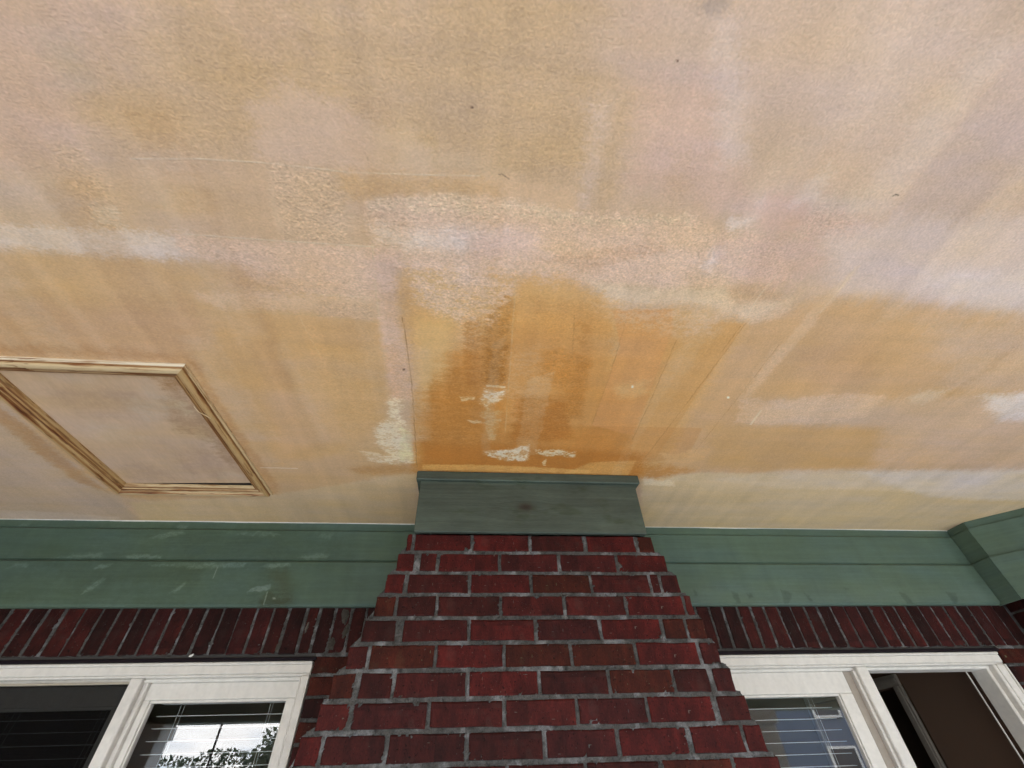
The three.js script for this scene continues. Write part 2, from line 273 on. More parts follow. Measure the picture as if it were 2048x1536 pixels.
[[212,190,168],0.7,0.01,0.008,0.4,0.15,[-2.233,-1.87,-1.934,-1.893,-1.592,-1.94,-1.67,-2.08,-2.419,-2.1]],
[[214,184,153],0.5,0.012,0.01,0.5,0.15,[-1.336,-1.807,-1.134,-1.819,-1.016,-1.902,-1.279,-1.911]],
[[218,171,114],0.95,0.028,0.016,0.05,0.3,[-0.193,-0.573,-0.14,-0.562,0.023,-0.558,0.092,-0.581,0.308,-0.635,0.581,-0.635,0.734,-0.674,0.737,-1.002,0.758,-1.366,0.68,-1.495,-0.232,-1.483,-0.197,-1.005,-0.213,-0.727]],
[[215,177,130],0.8,0.014,0.012,0.3,0.9,[-0.182,-0.572,-0.008,-0.56,0.045,-0.614,-0.003,-0.713,-0.11,-0.712,-0.171,-0.659]],
[[232,199,173],0.75,0.01,0.008,0.35,0.75,[-0.072,-0.537,0.013,-0.531,0.009,-0.605,-0.044,-0.605,-0.071,-0.593]],
[[220,179,134],0.75,0.012,0.012,0.4,1,[-0.069,-0.607,0,-0.61,-0.003,-0.822,-0.05,-0.835,-0.063,-0.717]],
[[222,181,121],0.7,0.02,0.012,0.1,0.12,[-0.177,-0.724,-0.077,-0.718,-0.089,-0.953,-0.172,-1.052,-0.187,-0.959]],
[[203,137,64],0.85,0.05,0.03,0.1,0.3,[-0.177,-1.028,-0.087,-0.867,0.106,-0.723,0.348,-0.801,0.553,-1.178,0.683,-1.503,-0.232,-1.49,-0.199,-1.159]],
[[190,133,66],0.88,0.014,0.01,0.35,1,[0.008,-0.712,0.082,-0.604,0.089,-0.742,0.091,-0.932,0.075,-0.971,0.01,-0.966]],
[[168,107,37],0.75,0.014,0.012,0.5,1,[0.02,-0.821,0.082,-0.798,0.082,-0.957,0.013,-0.956]],
[[216,159,93],0.7,0.022,0.012,0,0.1,[0.08,-0.571,0.177,-0.564,0.273,-0.596,0.344,-0.644,0.395,-0.838,0.425,-1.155,0.101,-1.225]],
[[221,177,114],0.45,0.045,0.015,0.1,0.25,[0.092,-0.576,0.175,-0.564,0.267,-0.599,0.334,-0.642,0.181,-0.668,0.105,-0.641]],
[[209,151,82],0.4,0.02,0.014,0.4,0.7,[0.124,-0.639,0.293,-0.628,0.396,-0.759,0.199,-0.791]],
[[200,135,61],0.7,0.014,0.016,0.5,1,[0.175,-0.821,0.245,-0.803,0.329,-0.834,0.339,-0.938,0.349,-1.108,0.293,-1.111,0.271,-0.986,0.167,-0.903]],
[[195,126,57],0.7,0.02,0.014,0.35,0.6,[0.121,-1.036,0.277,-1.028,0.344,-1.25,0.122,-1.261]],
[[219,158,96],0.8,0.004,0.002,0,0.08,[0.347,-0.657,0.508,-0.643,0.556,-0.751,0.573,-1.211,0.406,-1.159,0.402,-0.778]],
[[215,163,102],0.8,0.004,0.002,0,0.08,[0.531,-0.679,0.728,-0.677,0.717,-0.954,0.708,-1.368,0.591,-1.304,0.577,-1.207]],
[[230,192,137],0.5,0.02,0.014,0.35,0.3,[0.432,-0.946,0.537,-0.917,0.56,-0.987,0.465,-1.005]],
[[198,131,64],0.25,0.003,0.002,0.1,0.15,[0.406,-1.162,0.811,-1.153,0.832,-1.345,0.694,-1.387,0.378,-1.33,0.362,-1.249]],
[[188,118,45],0.75,0.035,0.01,0.15,0.2,[-0.206,-1.292,0.087,-1.288,0.654,-1.328,0.681,-1.499,-0.232,-1.483]],
[[221,165,93],0.8,0.005,0.004,0.2,0.5,[0.452,-1.398,0.633,-1.375,0.636,-1.485,0.366,-1.48]],
[[229,176,102],0.8,0.004,0.004,0.3,0.3,[-0.207,-1.441,0.057,-1.433,0.464,-1.453,0.47,-1.48,-0.21,-1.478]],
[[186,115,36],0.5,0.026,0.014,0.5,0.2,[0.645,-1.484,0.653,-1.389,0.761,-1.402,0.897,-1.427,0.82,-1.477,0.781,-1.519,0.685,-1.503]],
[[224,178,123],0.75,0.008,0.008,0.35,0.3,[0.707,-1.319,0.773,-1.323,0.835,-1.279,0.906,-1.275,0.9,-1.359,0.848,-1.384,0.774,-1.38]],
[[177,117,50],0.35,0.02,0.01,0.35,0.2,[-0.49,-1.475,-0.333,-1.45,-0.223,-1.428,-0.233,-1.502,-0.362,-1.526,-0.46,-1.523]],
[[200,144,74],0.6,0.014,0.01,0.3,0.2,[-0.203,-1.006,-0.184,-1.005,-0.214,-1.463,-0.239,-1.483]],
[[186,135,84],0.5,0.016,0.012,0.4,0.12,[-1.392,-0.889,-1.052,-0.875,-0.825,-0.896,-0.829,-0.943,-0.84,-0.917,-1.101,-0.913,-1.416,-0.92]],
[[186,135,84],0.5,0.014,0.012,0.4,0.12,[-0.84,-0.917,-0.817,-0.915,-0.824,-1.219,-0.806,-1.644,-0.854,-1.701,-0.855,-1.215]],
[[224,197,185],0.45,0.02,0.012,0.35,0.1,[0.183,-0.193,0.228,-0.189,0.234,-0.372,0.206,-0.396]],
[[204,170,132],0.5,0.02,0.012,0.35,0.5,[0.226,-0.174,0.253,-0.172,0.288,-0.368,0.239,-0.394]],
[[207,170,137],0.45,0.02,0.012,0.4,0.5,[0.36,-0.264,0.405,-0.26,0.442,-0.336,0.404,-0.382,0.38,-0.361]],
[[226,203,192],0.4,0.02,0.012,0.35,0.1,[0.356,-0.067,0.405,-0.063,0.535,-0.278,0.477,-0.293]],
[[230,197,173],0.65,0.02,0.015,0.8,0.9,[-0.197,-0.546,0.087,-0.526,0.09,-0.626,0.031,-0.728,-0.084,-0.718,-0.173,-0.675]],
[[229,192,162],0.5,0.02,0.015,0.8,0.8,[0.075,-0.534,0.22,-0.524,0.295,-0.582,0.195,-0.596,0.093,-0.589]],
[[227,195,164],0.45,0.03,0.015,0.75,0.4,[0.28,-0.629,0.692,-0.634,0.657,-0.743,0.368,-0.707]],
[[221,177,130],0.4,0.03,0.02,0.7,0.4,[0.058,-0.819,0.171,-0.792,0.248,-1.108,0.115,-1.171]],
[[224,186,139],0.35,0.03,0.02,0.7,0.3,[-0.578,-0.897,-0.285,-0.84,-0.339,-1.347,-0.63,-1.428]],
[[182,120,50],0.5,0.02,0.016,0.7,0.4,[-0.167,-0.98,-0.08,-0.888,0.004,-0.948,0.015,-1.331,-0.191,-1.34]],
[[180,115,45],0.5,0.016,0.014,0.7,0.5,[0.127,-1.011,0.273,-1.003,0.362,-1.249,0.124,-1.277]],
[[173,109,43],0.45,0.012,0.012,0.6,0.6,[-0.05,-0.716,-0.001,-0.713,0.001,-0.971,-0.043,-0.973]],
[[186,124,57],0.4,0.012,0.012,0.7,0.5,[0.267,-0.696,0.301,-0.694,0.365,-1.13,0.313,-1.132]],
[[239,220,188],0.9,0.012,0.01,0.7,0.3,[-0.293,-1.054,-0.241,-1.054,-0.26,-1.13,-0.232,-1.224,-0.246,-1.248,-0.239,-1.428,-0.313,-1.442,-0.375,-1.438,-0.341,-1.364,-0.364,-1.3,-0.345,-1.18,-0.305,-1.17]],
[[230,207,174],0.8,0.006,0.008,0.7,0.3,[-0.435,-1.358,-0.359,-1.365,-0.354,-1.433,-0.406,-1.425]],
[[226,214,164],0.6,0.006,0.008,0.6,0.2,[-0.267,-1.191,-0.233,-1.233,-0.237,-1.41,-0.291,-1.42]],
[[239,223,196],0.9,0.009,0.008,0.65,0.3,[0.014,-0.989,0.082,-0.994,0.078,-1.039,0.046,-1.056,0.034,-1.082,0.012,-1.058]],
[[236,217,180],0.8,0.002,0.003,0.4,0.2,[0.02,-0.967,0.083,-0.971,0.084,-0.98,0.023,-0.979]],
[[232,205,160],0.8,0.003,0.005,0.6,0.3,[-0.062,-1.027,-0.01,-1.026,-0.013,-1.041,-0.052,-1.051]],
[[216,180,128],0.7,0.006,0.01,0.7,0.4,[0.011,-1.094,0.082,-1.09,0.067,-1.264,0.042,-1.265]],
[[230,202,160],0.8,0.002,0.004,0.5,0.3,[-0.039,-1.151,0.013,-1.154,0.017,-1.165,-0.011,-1.172]],
[[239,226,204],0.9,0.009,0.008,0.7,0.3,[0.03,-1.337,0.113,-1.326,0.196,-1.289,0.204,-1.398,0.134,-1.401,0.047,-1.377]],
[[234,214,180],0.9,0.006,0.008,0.8,0.3,[0.222,-1.321,0.279,-1.315,0.381,-1.327,0.386,-1.368,0.286,-1.359,0.233,-1.347]],
[[236,214,174],0.8,0.002,0.004,0.5,0.2,[0.26,-1.402,0.273,-1.38,0.28,-1.431,0.27,-1.431]],
[[239,223,192],0.6,0.003,0.001,0,0.1,[0.972,-1.042,0.978,-1.045,0.983,-1.127,0.974,-1.124]],
[[239,236,216],1,0.002,0.001,0,0.1,[0.821,-0.98,0.829,-0.98,0.834,-0.989,0.826,-0.99]],
[[239,236,216],1,0.002,0.001,0,0.1,[0.486,-0.946,0.492,-0.945,0.496,-0.957,0.489,-0.957]],
[[239,230,210],0.4,0.0015,0.001,0.2,0.1,[-0.832,-1.487,-0.691,-1.488,-0.693,-1.495,-0.835,-1.494]],
[[168,148,136],0.6,0.012,0.008,0.1,0.2,[0.333,-0.046,0.377,-0.041,0.382,-0.055,0.367,-0.064,0.345,-0.058]],
[[90,64,48],0.9,0.0012,0.0005,0,0.1,[-0.034,-0.22,-0.03,-0.22,-0.03,-0.223,-0.034,-0.223]],
[[90,64,48],0.9,0.0012,0.0005,0,0.1,[0.32,-0.123,0.323,-0.123,0.324,-0.125,0.321,-0.126]],
[[90,64,48],0.9,0.0012,0.0005,0,0.1,[-0.228,-0.911,-0.222,-0.911,-0.223,-0.919,-0.229,-0.92]]
];
const CEILING_LINES = [
[[160,112,60],0.4,0.0018,-0.8,[0.393,-0.691,0.405,-0.891,0.404,-1.15]],
[[160,112,60],0.4,0.0018,-0.8,[0.559,-0.751,0.569,-0.962,0.577,-1.239]],
[[160,112,60],0.45,0.002,-0.8,[0.73,-0.676,0.723,-0.782,0.7,-1.017,0.654,-1.426]],
[[168,118,63],0.5,0.0018,-0.6,[0.721,-0.688,0.711,-0.795]],
[[160,112,60],0.35,0.0018,-0.8,[0.868,-0.749,0.864,-0.91,0.844,-1.309]],
[[160,112,60],0.4,0.0016,-0.8,[0.249,-0.68,0.262,-0.768,0.272,-0.836]],
[[224,200,168],0.6,0.003,0.8,[0.73,-0.521,0.722,-0.584,0.721,-0.649]],
[[224,200,168],0.5,0.003,0.8,[0.921,-0.489,0.922,-0.571,0.918,-0.628]],
[[138,98,56],0.6,0.0018,-0.6,[-0.209,-0.718,-0.208,-0.797,-0.208,-0.994,-0.23,-1.464]],
[[216,180,138],0.5,0.0025,0.8,[-0.274,-0.731,-0.279,-0.879,-0.289,-1.047]],
[[212,188,154],0.5,0.0025,0.8,[-0.256,-0.512,-0.264,-0.606,-0.272,-0.73]],
[[216,196,168],0.5,0.0025,0.8,[-0.694,-0.36,-0.562,-0.35,-0.439,-0.348,-0.276,-0.354,-0.116,-0.347,-0.014,-0.341]],
[[216,188,144],0.5,0.002,0.6,[-0.478,-0.735,-0.473,-0.778,-0.459,-0.87]],
[[212,176,128],0.5,0.003,0.7,[0.08,-0.568,0.089,-0.779,0.101,-1.216]],
[[216,196,168],0.6,0.0025,0.7,[-0.664,-0.514,-0.478,-0.516,-0.253,-0.516]],
[[217,192,160],0.5,0.0025,0.7,[-0.408,-0.659,-0.282,-0.659]],
[[200,168,124],0.5,0.002,-0.5,[-0.644,-0.725,-0.424,-0.725,-0.276,-0.739]],
[[216,198,170],0.4,0.003,0.6,[1.326,-1.416,1.323,-1.566]],
[[74,58,44],0.85,0.0018,-0.5,[0.03,-0.334,0.037,-0.338,0.046,-0.343]],
[[106,90,72],0.7,0.0012,-0.5,[0.023,-0.335,0.027,-0.336]],
[[90,80,64],0.7,0.0018,-0.4,[0.88,-0.316,0.885,-0.312,0.893,-0.314]],
[[138,116,88],0.5,0.0014,-0.4,[-0.237,-0.322,-0.238,-0.332]]
];
for (let k = 0; k < 34; k++) {                                      // long roller strokes running out from the wall
  const x = rr(-1.5, 2.4), w = rr(0.03, 0.11), z1 = rr(-0.9, -0.05), z0 = z1 - rr(0.35, 0.9), light = rnd() < 0.55, t = rr(-0.02, 0.02);
  CEILING_LAYERS.push([light ? [222, 196, 170] : [176, 134, 94], light ? rr(0.12, 0.24) : rr(0.08, 0.2), rr(0.004, 0.014), 0.008, 0.5, -1, [x, z0, x + w, z0 + 0.02, x + w + t, z1, x + t, z1 - 0.03]]);
}
const [ceilMap, ceilBump] = paint(2048, 1536, CEIL, [206, 173, 142], 0.25, CEILING_LAYERS, CEILING_LINES, (x, z, r) => {
  const a = vn(x * 150, z * 250, 71), b = vn(x * 270, z * 360, 72), c = vn(x * 379, z * 420, 73), c2 = vn(x * 379 + 0.5, z * 640, 74), fleck = sst(0.62, 0.85, 0.5 * a + 0.5 * b);
  const h = (0.10 + 0.90 * r) * (0.35 * r * (a - 0.5) + 0.6 * (b - 0.5)) + (0.25 + 0.45 * r) * (c - 0.5) + 0.2 * (c2 - 0.5);
  return [(0.08 + 0.10 * r) * h + (0.040 + 0.038 * r) * (c + c2 - 1) + 0.065 * r * r * fleck - 0.02 * r, 0.4 * h];
});
ceilMap.wrapS = ceilMap.wrapT = ceilBump.wrapS = ceilBump.wrapT = THREE.MirroredRepeatWrapping;
const M = {};
const std = (o) => new THREE.MeshStandardMaterial({ roughness: 0.85, metalness: 0, ...o });
const lin = (r, g, b) => new THREE.Color().setRGB(r, g, b);
M.ceiling = std({ map: ceilMap, bumpMap: ceilBump, bumpScale: 0.0036, roughness: 0.8 });

// ---------------------------------------------------------------- porch ceiling with the hatch opening
const HX0 = -1.463, HX1 = -0.850, HZ0 = -1.700, HZ1 = -0.927, HW = 0.058;   // hatch trim, outside
const CY = 2.5;
{
  const X = [-5.5, HX0 + HW - 0.006, HX1 - HW + 0.006, 6.2], Z = [-2.1, HZ0 + HW - 0.006, HZ1 - HW + 0.006, 2.62];
  const P = [], U = [], I = [];
  const quad = (a, b, c, d) => {
    const n = P.length / 3;
    for (const [x, z] of [[a, c], [b, c], [b, d], [a, d]]) { P.push(x, CY, z); U.push((x - CEIL[0]) / (CEIL[1] - CEIL[0]), (z - CEIL[2]) / (CEIL[3] - CEIL[2])); }
    I.push(n, n + 1, n + 2, n, n + 2, n + 3);
  };
  for (let i = 0; i < 3; i++) for (let j = 0; j < 3; j++) if (i !== 1 || j !== 1) quad(X[i], X[i + 1], Z[j], Z[j + 1]);
  const g = new THREE.BufferGeometry();
  g.setAttribute('position', new THREE.Float32BufferAttribute(P, 3)); g.setAttribute('uv', new THREE.Float32BufferAttribute(U, 2)); g.setIndex(I); g.computeVertexNormals();
  structure('porch_ceiling', g, M.ceiling, 'stained beige plaster porch ceiling with patched joints and scraped spots');
}
M.roof = std({ color: lin(0.12, 0.11, 0.10) });
structure('porch_roof', [bx(-5.7, 6.4, 2.75, 2.9, -2.6, 2.9), bx(-5.7, 6.4, CY + 0.012, 2.75, 2.62, 2.7), bx(-5.7, -5.52, CY + 0.012, 2.75, -2.6, 2.6), bx(6.22, 6.4, CY + 0.012, 2.75, -2.6, 2.6)], M.roof, 'dark roof over the porch');

// ---------------------------------------------------------------- ground and porch floor
const [lawnMap, lawnBump] = makeTex(256, (u, v) => { const n = fbm(u * 30, v * 30, 4, 2), m = fbm(u * 6, v * 6, 3, 8); const t = 0.7 + 0.6 * n; return [126 * t, 124 * t + 4 * m, 106 * t, n]; });
lawnMap.repeat.set(30, 30); lawnBump.repeat.set(30, 30);
M.lawn = std({ map: lawnMap, bumpMap: lawnBump, bumpScale: 0.02, roughness: 1 });
const [concMap, concBump] = makeTex(512, (u, v) => { const n = fbm(u * 60, v * 60, 4, 2), m = fbm(u * 7, v * 7, 4, 8); const t = 0.82 + 0.18 * n + 0.25 * (m - 0.5); return [190 * t, 188 * t, 184 * t, n]; });
M.concrete = std({ map: concMap, bumpMap: concBump, bumpScale: 0.002, roughness: 0.9 });
{ const g = new THREE.PlaneGeometry(600, 600); g.rotateX(-Math.PI / 2); g.translate(0, -0.32, 0); structure('ground', g, M.lawn, 'lawn and ground around the house'); }
structure('garden_path', bx(-9, 8, -0.34, -0.27, 2.75, 6.5, 0.004), M.concrete, 'pale concrete walk in front of the porch');
M.porchFloor = std({ color: lin(0.80, 0.90, 1.0), map: concMap, bumpMap: concBump, bumpScale: 0.002, roughness: 0.7 });
structure('porch_floor', bx(-5.5, 6.2, -0.32, 0, -2.1, 2.72, 0.004), M.porchFloor, 'pale blue grey painted porch floor');

// ---------------------------------------------------------------- bricks
const [brickMap, brickBump] = makeTex(512, (u, v) => {
  const x = u * 0.64, y = v * 0.64;
  const n = fbm(x * 60, y * 22, 4, 4), f = fbm(x * 400, y * 260, 2, 14), b = fbm(x * 14, y * 14, 3, 24);
  let t = 0.66 + 0.46 * n + 0.30 * (f - 0.5) + 0.48 * (b - 0.5), c = [158 * t, 56 * t, 52 * t], h = 0.5 + 0.25 * (f - 0.5) + 0.2 * (n - 0.5);
  const pit = vn(x * 260, y * 260, 34), lump = vn(x * 165, y * 165, 44);
  if (pit > 0.915) { c = c.map((q) => q * 0.45); h -= 0.35; }
  if (lump > 0.958) { const k = sst(0.958, 0.975, lump); c = c.map((q, i) => q + ([205, 188, 180][i] - q) * k); h += 0.2 * k; }
  const dust = sst(0.62, 0.8, fbm(x * 30 + 7, y * 30, 4, 54)) * 0.25; c = c.map((q, i) => q + ([150, 118, 112][i] - q) * dust);
  return [...c, h];
});
const BRICK_TINTS = [[0.172, 0.214, 0.205], [0.122, 0.172, 0.160], [0.078, 0.125, 0.120], [0.165, 0.250, 0.150], [0.215, 0.205, 0.198], [0.100, 0.172, 0.112], [0.148, 0.205, 0.215]];
const phys = (o) => new THREE.MeshPhysicalMaterial({ metalness: 0, ...o });
const brickMats = BRICK_TINTS.map((t) => phys({ specularIntensity: 0.35, color: lin(...t), map: brickMap, bumpMap: brickBump, bumpScale: 0.0022, roughness: 0.72 }));
const [mortMap, mortBump] = makeTex(512, (u, v) => {
  const x = u * 0.5, y = v * 0.5, n = fbm(x * 60, y * 60, 4, 6), f = fbm(x * 500, y * 500, 2, 16), p = sst(0.5, 0.7, fbm(x * 22, y * 22, 4, 26));
  const t = 0.78 + 0.3 * (n - 0.5) + 0.28 * (f - 0.5); const c = [122, 121, 119].map((q, i) => (q + ([172, 173, 175][i] - q) * p) * t * (1 - 0.25 * sst(0.66, 0.8, fbm(x * 90, y * 90, 3, 36))));
  return [...c, 0.5 + 0.6 * (f - 0.5) + 0.3 * (n - 0.5)];
});
M.mortar = phys({ specularIntensity: 0.3, color: lin(0.62, 0.61, 0.605), map: mortMap, bumpMap: mortBump, bumpScale: 0.003, roughness: 0.95 });
const brickCache = {};
function brickGeo(w, h, d, v) {
  const key = [Math.round(w * 250), Math.round(h * 250), Math.round(d * 100), v].join();
  if (brickCache[key]) return brickCache[key];
  const W = w / 2, H = h / 2, long = w > h;
  const base = long ? [[-W, -H], [-W * 0.36, -H], [W * 0.33, -H], [W, -H], [W, 0], [W, H], [W * 0.31, H], [-W * 0.35, H], [-W, H], [-W, 0]]
    : [[-W, -H], [0, -H], [W, -H], [W, -H * 0.35], [W, H * 0.33], [W, H], [0, H], [-W, H], [-W, H * 0.36], [-W, -H * 0.34]];
  const j = 0.0019, ring0 = base.map(([x, y]) => [x + rr(-j, j), y + rr(-j, j)]), c = 0.0022;
  const ring1 = ring0.map(([x, y]) => [x - Math.sign(x) * Math.min(c * rr(0.5, 2.4), Math.abs(x)), y - Math.sign(y) * Math.min(c * rr(0.5, 2.4), Math.abs(y))]);
  const P = [], U = [], ou = rnd(), ov = rnd(), n = 10;
  const v3 = (p, z) => [p[0], p[1], z];
  const put = (...pts) => pts.forEach((p) => { P.push(...p); U.push((p[0] + p[2] * 0.7) / 0.64 + ou, (p[1] + p[2] * 0.7) / 0.64 + ov); });
  for (let i = 0; i < n; i++) {
    const k = (i + 1) % n;
    put([0, 0, rr(-0.0006, 0.0002)], v3(ring1[i], 0), v3(ring1[k], 0));
    put(v3(ring1[i], 0), v3(ring0[i], -c), v3(ring0[k], -c)); put(v3(ring1[i], 0), v3(ring0[k], -c), v3(ring1[k], 0));
    put(v3(ring0[i], -c), v3(ring0[i], -d), v3(ring0[k], -d)); put(v3(ring0[i], -c), v3(ring0[k], -d), v3(ring0[k], -c));
  }
  const g = new THREE.BufferGeometry();
  g.setAttribute('position', new THREE.Float32BufferAttribute(P, 3)); g.setAttribute('uv', new THREE.Float32BufferAttribute(U, 2));
  g.computeVertexNormals(); return brickCache[key] = toCreasedNormals(g, 0.35);
}
function brick(parent, cx, cy, zf, w, h, d = 0.09, turn = 0, tints = [0, 1, 2, 3, 4, 5, 6], amt = 1) {
  const m = part('brick', brickGeo(w, h, d, Math.floor(rnd() * 3)), brickMats[tints[Math.floor(rnd() * tints.length)]], parent);
  const o = rr(-0.0014, 0.0014) * amt, wx = Math.sin(turn) * o, wz = Math.cos(turn) * o;
  m.position.set(cx + wx, cy, zf + wz); m.rotation.set(rr(-0.008, 0.008) * amt, turn + rr(-0.004, 0.004) * amt, rr(-0.006, 0.006) * amt); return m;
}
// mortar as a lumpy sheet: near the brick face in the joints, deep behind the bricks
function mortarSheet(x0, x1, y0, y1, cell, zf, dist, s, smear = 0.66) {
  const nx = Math.max(1, Math.ceil((x1 - x0) / cell)), ny = Math.max(1, Math.ceil((y1 - y0) / cell)), P = [], U = [], I = [];
  for (let j = 0; j <= ny; j++) for (let i = 0; i <= nx; i++) {
    const x = x0 + (x1 - x0) * i / nx, y = y0 + (y1 - y0) * j / ny, d = dist(x, y);
    const n = fbm(x * 120, y * 120, 3, s), w = 0.7 * fbm(x * 45 + 5, y * 45, 4, s + 5) + 0.3 * fbm(x * 260, y * 260, 2, s + 9);
    const reach = 0.0002 + 0.0022 * vn(x * 210, y * 210, s + 3) + 0.011 * sst(smear, smear + 0.14, w);
    let h = -0.0022 + 0.0045 * (n - 0.5) + 0.0042 * sst(smear, smear + 0.1, w);
    h = h + (-0.013 - h) * sst(reach, reach + 0.0045, d);
    P.push(x, y, zf + h); U.push(x / 0.5, y / 0.5);
    if (i < nx && j < ny) { const a = j * (nx + 1) + i; I.push(a, a + 1, a + nx + 2, a, a + nx + 2, a + nx + 1); }
  }
  const g = new THREE.BufferGeometry();
  g.setAttribute('position', new THREE.Float32BufferAttribute(P, 3)); g.setAttribute('uv', new THREE.Float32BufferAttribute(U, 2)); g.setIndex(I); g.computeVertexNormals(); return g;
}

// ---------------------------------------------------------------- the chimney breast: courses step out as they go down
const ZC = -1.517, ZW = -1.978;
{
  const t = thing('brick_chimney', 'dark red brick chimney breast stepping wider below a green wooden hood', 'chimney', null, [0.22, 0, -1.75]);
  const inv = (g) => g.translate(-0.22, 0, 1.75);
  const C = 0.0703, TOP = 2.2525;
  const rows = [
    [-0.235, -0.213, -0.001, 0.21, 0.417, 0.614, 0.677], [-0.258, -0.19, -0.118, 0.099, 0.312, 0.525, 0.708], [-0.284, -0.218, -0.005, 0.207, 0.418, 0.631, 0.669, 0.735],
    [-0.306, -0.239, -0.109, 0.102, 0.316, 0.528, 0.734, 0.762], [-0.33, -0.219, 0, 0.214, 0.427, 0.636, 0.719, 0.785], [-0.359, -0.299, -0.099, 0.111, 0.321, 0.53, 0.739, 0.804],
    [-0.389, -0.318, -0.213, 0.001, 0.217, 0.43, 0.634, 0.755, 0.825], [-0.408, -0.32, -0.105, 0.111, 0.322, 0.533, 0.743, 0.843], [-0.441, -0.38, -0.21, 0.006, 0.221, 0.429, 0.638, 0.802, 0.86],
    [-0.455, -0.295, -0.092, 0.116, 0.329, 0.54, 0.746, 0.883]];
  for (let k = 10; k < 32; k++) { const e = Math.min(0.56, 0.455 + (k - 9) * 0.022), f = Math.min(0.99, 0.883 + (k - 9) * 0.022), o = k % 2 ? -0.1 : 0.006, r = [-e]; for (let x = o - 0.424; x < f - 0.04; x += 0.2125) if (x > -e + 0.04) r.push(x); r.push(f); rows.push(r); }
  const yTop = (k) => TOP - k * C - (k > 0 ? -0.004 : 0);
  const wide = { '0,4': 0.016, '1,1': 0.021, '4,1': 0.024, '6,1': 0.017, '6,7': 0.017, '7,6': 0.019, '2,1': 0.014, '0,5': 0.014, '8,6': 0.014, '1,4': 0.013 };
  const sheets = [], cores = [];
  rows.forEach((r, k) => {
    const y1 = TOP - k * C - (k ? 0 : 0), y0 = y1 - C + 0.0115, yb = y1 - C, L = r[0], R = r[r.length - 1];
    const hw = r.map((_, i) => ((i === 0 || i === r.length - 1) ? 0 : (wide[k + ',' + i] ?? rr(0.0095, 0.0125)) / 2));
    for (let i = 0; i < r.length - 1; i++) {
      const a = r[i] + hw[i], b = r[i + 1] - hw[i + 1];
      brick(t, (a + b) / 2 - 0.22, (y0 + y1) / 2, ZC + 1.75, b - a, y1 - y0, 0.09, 0, k < 10 ? [0, 1, 3, 4, 4, 6, 0] : [0, 1, 4]);
    }
    if (k < 14) for (const s of [-1, 1]) for (const [za, zb] of (k % 2 ? [[-1.612, -1.79], [-1.80, -1.972]] : [[-1.612, -1.70], [-1.71, -1.90], [-1.91, -1.972]]))
      brick(t, (s < 0 ? L : R) - 0.22, (y0 + y1) / 2, (za + zb) / 2 + 1.75, za - zb, y1 - y0, 0.08, s * Math.PI / 2, [0, 1, 3, 6]);
    const below = rows[k + 1] ?? r, bl = (L + below[0]) / 2 - 0.004, br = (R + below[below.length - 1]) / 2 + 0.002;
    const dist = (x, y) => { let d = y < y0 ? -0.004 : y - y0; for (let i = 1; i < r.length - 1; i++) d = Math.min(d, Math.abs(x - r[i]) - hw[i]); return Math.min(d, Math.abs(y - y1) + (k ? 0 : 0.004)); };
    const left = (x) => x < L + 0.1 ? 0.6 : 0.68, cell = k < 11 ? 0.0042 : 0.02;
    sheets.push(mortarSheet(L + 0.004, R - 0.004, y0, y1, cell, ZC, dist, 100 + k, 0.64));
    sheets.push(mortarSheet(bl, br, yb, y0, cell, ZC, () => -0.01, 150 + k, 0.66));
    if (k < 13) {                                                        // mortar washed over the ledges
      for (const [s, xo, xi, hh] of [[-1, below[0] + 0.002, L - 0.001, rr(0.016, 0.036)], [1, below[below.length - 1] - 0.002, R + 0.001, rr(0.003, 0.009)]]) {
        const sh = new THREE.Shape([[xo + s * 0.004, yb - 0.003], [xi - s * -0.001, yb - 0.003], [xi, y0 + hh * 0.5], [xi + s * Math.abs(xo - xi) * 0.4, y0 + hh * 0.15]].map(([x, y]) => new THREE.Vector2(x, y)));
        const g = new THREE.ExtrudeGeometry(sh, { depth: 0.4, bevelEnabled: false }); g.translate(0, 0, ZC - 0.4 - rr(0.002, 0.006)); g.computeVertexNormals(); sheets.push(g);
      }
    }
    cores.push(bx(L + 0.012, R - 0.012, yb - 0.003, y1 - 0.003, ZW + 0.002, ZC - 0.014, 0.001));
    cores.push(bx(bl + 0.005, br - 0.005, yb, y0, ZW + 0.002, ZC - 0.006, 0.001));
  });
  for (const g of [...sheets, ...cores]) inv(g);
  part('mortar', sheets.map((g) => g.index ? g.toNonIndexed() : g), M.mortar, t);
  part('core', cores, M.mortar, t);
}

// ---------------------------------------------------------------- paint for the green woodwork
const FX = [-2.4, 2.6, 2.1, 2.5];
const FL = [];
const px2 = (h, al, soft, rag, brk, pts) => FL.push([h, al, soft, rag, brk, -1, pts]);
px2([95,120,104],0.7,0.05,0.04,0.35,[-2.395,2.493,-0.9,2.515,-0.565,2.428,-0.516,2.215,-0.766,2.114,-2.081,2.118]);
px2([92,114,95],0.55,0.02,0.02,0.2,[-1.774,2.303,-1.448,2.312,-1.123,2.298,-1.137,2.229,-1.248,2.214,-1.446,2.229,-1.609,2.214]);
px2([90,112,98],0.4,0.03,0.02,0.2,[-1.36,2.437,-0.876,2.442,-0.794,2.341,-1.229,2.33]);
px2([93,122,107],0.5,0.04,0.03,0.2,[-2.117,2.462,-1.681,2.45,-1.675,2.319,-2.013,2.325]);
px2([78,82,56],0.6,0.02,0.012,0.2,[-0.862,2.156,-0.842,2.185,-0.739,2.169,-0.737,2.14,-0.846,2.133]);
px2([90,95,72],0.4,0.025,0.02,0.2,[-0.877,2.284,-0.799,2.284,-0.74,2.17,-0.805,2.185]);
px2([110,138,122],0.7,0.03,0.02,0.2,[-0.783,2.308,-0.536,2.301,-0.497,2.134,-0.715,2.142]);
